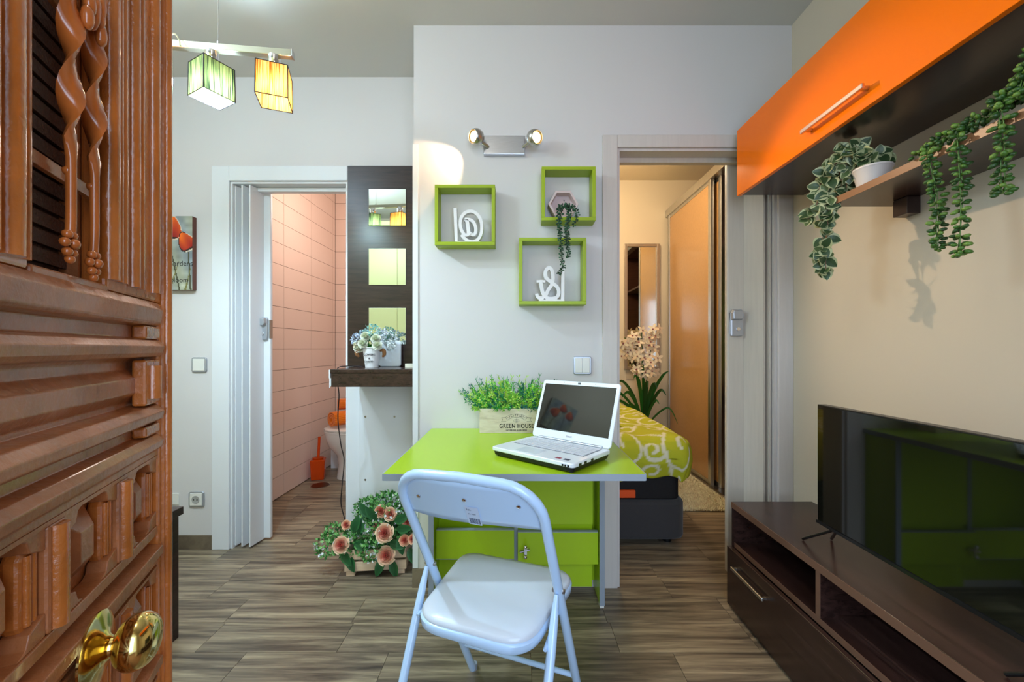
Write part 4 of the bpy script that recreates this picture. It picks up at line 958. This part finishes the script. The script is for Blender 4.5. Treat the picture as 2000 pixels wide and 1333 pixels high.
# ------------------------------------------------------------------ carved entrance door
U_=Vector((-.411,.911,0)).normalized(); N_=Vector((U_.y,-U_.x,0))
DM=Matrix(((U_.x,-N_.x,0,-.434),(U_.y,-N_.y,0,.421),(0,0,1,0),(0,0,0,1)))   # x along the leaf, -y out of the face
dr=empty('door_1',(-.35,.24,0),'carved wooden entrance door standing open, brown varnish with brass knob','door',kind='structure')
T0,T1=-.66,.198
g=G(); g.box(T0,T1-.003,.021,.05,0,1.175); g.box(.02,T1-.003,.021,.05,1.175,2.05); g.box(T0,-.60,.021,.05,1.175,2.05); g.box(-.30,-.10,.021,.05,1.175,2.05); g.box(-.60,-.30,.021,.05,1.95,2.05); g.box(-.10,.02,.021,.05,1.95,2.05)
put('leaf_core',g,carved_d,dr,M=DM)
prof=[(1.178,0),(1.168,.006),(1.150,.004),(1.146,0),(1.144,-.012),(1.129,-.012),(1.126,.002),(1.118,.008),(1.109,.006),(1.104,.002),(1.102,-.014),(1.098,-.018),(1.088,-.018),(1.076,-.008),(1.058,-.008),(1.046,-.018),(1.040,-.018),(1.037,0),(1.028,.008),(1.018,.006),(1.014,0),(1.012,-.012),(.999,-.012),(.996,0),(.988,.007),(.978,.005),(.974,0),(.966,0)]
poly=[(-o_,z) for z,o_ in prof]+[(.0208,.966),(.0208,1.178)]
put('moulded_rail',G().sweep(poly,-.645,.166,'x'),carved_d,dr,M=DM,bev=.0012)
def rib(x,r,z0,z1,y=0,m=carved,par=None,name='half_round_moulding'):
    n=8; pr=[(x+r*math.cos(PI*k/n+PI),y+r*math.sin(PI*k/n+PI)) for k in range(n+1)]
    return put(name,G().sweep(pr+[(x+r,y+.003),(x-r,y+.003)][:2],z0,z1,'z'),m,par or dr,M=DM,smooth=40)
# stiles beside the window grille
def stile(x0,x1,z0,z1,out=0,m=carved,nm_='stile'): return put(nm_,G().box(x0,x1,-out,.0205,z0,z1),m,dr,M=DM,bev=.003)
stile(.022,.178,1.1785,2.05,0); stile(-.645,-.612,1.1785,2.05); stile(-.165,-.100,1.1785,2.05)
for x,r in ((.030,.009),(.047,.006),(.058,.006),(.088,.0075),(.110,.004),(.150,.008)): rib(x,r,1.19,2.04)
for x,r in ((-.125,.010),(-.108,.005),(-.152,.010)): rib(x,r,1.185,2.04)
put('stile',G().box(.079-.006,.079-.001,-.001,.02,1.19,2.04),carved_d,dr,M=DM)
put('edge_stile',G().box(.1785,T1,-.004,.0205,0,2.05),carved,dr,M=DM,bev=.004); rib(.188,.006,0,2.05,-.004)
put('edge_stile',G().box(T0,-.646,-.004,.0205,0,2.05),carved,dr,M=DM,bev=.004)
put('closing_stile',G().box(.1665,.178,-.001,.0205,0,1.178),carved,dr,M=DM,bev=.003)
for za,zb2 in ((1.04,1.10),(1.127,1.145),(.9985,1.0125)):
    put('carved_stop',G().box(.118,.1662,-.003,.012,za,zb2),carved,dr,M=DM,bev=.003)
    if zb2-za>.03: rib(.142,.009,za+.008,zb2-.008,-.003)
# rows of carved square panels
def row(z0,z1):
    put('rail',G().sweep([(0,z1),(0,z1+.004),(.0205,z1+.004),(.0205,z1)],-.645,.166,'x'),carved_d,dr,M=DM)
    zr=z0-.052; poly=[(0,z0),(0,z0-.012),(.012,z0-.016),(.012,z0-.024),(-.006,z0-.028),(-.006,z0-.040),(0,z0-.044),(0,zr),(.0205,zr),(.0205,z0)]
    put('rail',G().sweep(poly,-.645,.166,'x'),carved_d,dr,M=DM,bev=.001)
    k=0; x=.166
    while x>-.62:
        wd=.088 if k==0 else .102; a,b=x-wd,x
        # pocket cheeks with cut corners
        for s_ in (0,1):
            q=b if s_==0 else a; d_=-1 if s_==0 else 1
            put('carved_cheek',G().prism([(q,z0),(q+d_*.012,z0+.006),(q+d_*.020,z0+.02),(q+d_*.020,z1-.02),(q+d_*.010,z1-.004),(q,z1)][::d_],0,.012,DM@TR(0,.0200,0)@RX(PI/2)),carved,dr,bev=.003)
            for off,rr2 in ((.005,.0028),(.012,.0028)): rib(q+d_*off,rr2,z0+.018,z1-.018,.0075)
            for zc,sg in ((z0,1),(z1,-1)):
                put('corner_arc',G().prism([(q,zc),(q+d_*.034,zc),(q+d_*.024,zc+sg*.004),(q+d_*.020,zc+sg*.014),(q+d_*.008,zc+sg*.018),(q,zc+sg*.02)][::d_*sg],0,.018,DM@TR(0,.0195,0)@RX(PI/2)),carved_d,dr,bev=.001)
        put('raised_panel',G().prism([(a+.024,z0+.012),(b-.024,z0+.012),(b-.024,z1-.012),(a+.024,z1-.012)],0,.015,DM@TR(0,.0208,0)@RX(PI/2),top=.45),carved_d,dr,bev=.001)
        put('muntin',G().box(a-.026,a,-.0005,.0205,z0,z1),carved_d,dr,M=DM,bev=.003); rib(a-.013,.008,z0+.002,z1-.002,0)
        x=a-.026; k+=1
zz=.962
while zz>.15:
    row(zz-.094,zz); zz-=.094+.052+.008
# window grille
mesh_m=mat('brown_mesh',(70,40,26),.5,bump=1.0,bscale=260)
g=G()
for k in range(46):
    z=1.18+k*.0175; g.box(-.10,.02,.030,.034,z,z+.013,None)
g.box(-.10,.02,.036,.04,1.17,1.96); put('mesh_screen',g,mesh_m,dr,M=DM)
g=G(); g.box(-.60,-.30,.036,.04,1.17,1.96); put('mesh_screen',g,mesh_m,dr,M=DM)
put('grille_sill',G().box(-.098,.028,.0,.02,1.172,1.184),carved_d,dr,M=DM,bev=.002)
iron=mat('painted_iron',(184,98,42),.22,var=.15,vscale=40,coat=.6)
for z in (1.276,1.432,1.59,1.75,1.9): put('grille_crossbar',G().box(-.1,.021,.004,.010,z-.006,z+.006,None),carved_d,dr,M=DM,bev=.001)
def twist(x,zb,zts):
    n=90; vs=[];zA,zB=1.30,1.9
    for i in range(n+1):
        z=zb+(zts-zb)*i/n
        if z>1.305: ph=PI*(z-1.305)/.062; wq=.0115; th_=.0035
        else: ph=0.0; wq=.004; th_=.004; 
        if 1.29<z<=1.305: wq=.004+.0075*(z-1.29)/.015
        xo=x-.006*max(0,(1.24-z)/.05)**2 if z<1.24 else x
        for k in range(8):
            a=2*PI*k/8; lx,ly=wq*math.cos(a),th_*math.sin(a); vs.append((xo+lx*math.cos(ph)-ly*math.sin(ph),-.006+lx*math.sin(ph)*.8+ly*math.cos(ph),z))
    g=G(); g.add(vs,[(i*8+k,i*8+(k+1)%8,(i+1)*8+(k+1)%8,(i+1)*8+k) for i in range(n) for k in range(8)]+[tuple(range(8)),tuple(range(n*8,n*8+8))])
    o=put('twisted_bar',g,iron,dr,M=DM,smooth=70)
    g=G(); xo=x-.0065
    for k in range(6): a=2*PI*k/6; g.ball((xo+.0075*math.cos(a),-.008,zb-.006+.009*math.sin(a)),.0042,8,6)
    g.ball((xo,-.011,zb-.006),.0045,8,6); g.ball((xo,-.008,zb-.020),.004,8,6)
    put('iron_blossom',g,iron,o,M=DM,smooth=180)
    put('rivet',G().ball((x,-.004,1.276),.0045,8,6),iron,o,M=DM,smooth=180)
twist(-.056,1.215,1.94); twist(-.016,1.205,1.94); twist(-.40,1.2,1.94); twist(-.50,1.2,1.94)
g=G()
for k in range(5): a=PI*k/4; g.ball((-.036+.012*math.cos(a),-.014,1.425+.02*math.sin(a)),(.006,.005,.012),8,6)
g.ball((-.036,-.012,1.44),(.007,.007,.02),8,6); g.ball((-.028,-.014,1.45),(.006,.006,.016),8,6); put('iron_leaf_knot',g,iron,dr,M=DM,smooth=180)
# knob
KB=DM@TR(-.014,-.006,.812)@RX(PI/2)
o=put('knob_rosette',G().lathe([(.036,0),(.036,.002),(.031,.004),(.021,.006),(.013,.009),(.010,.012)],36,KB),brass,dr,smooth=60)
put('door_knob',G().lathe([(.0095,.010),(.0085,.014)]+[(.0264*math.sin(q_)**.8+.0006,.033-.0185*math.cos(q_)) for q_ in np.linspace(.32,PI-.02,20)],36,KB),brass,o,smooth=70)

# ------------------------------------------------------------------ behind the camera (seen only in mirrors and screens)
t=empty('kitchen_cupboard',(-1.3,-.125,0),'tall pale lime kitchen cupboard with plain doors on the entrance wall','cabinet')
pl=mat('pale_lime_laminate',(222,220,160),.45)
put('carcass',G().box(-2.1,-.5,-.27,.02,.08,2.5),pl,t)
for k in range(4): put('cabinet_door',G().box(-2.098+.4*k,-1.702+.4*k,.021,.036,.1,2.498),pl,t,bev=.001)
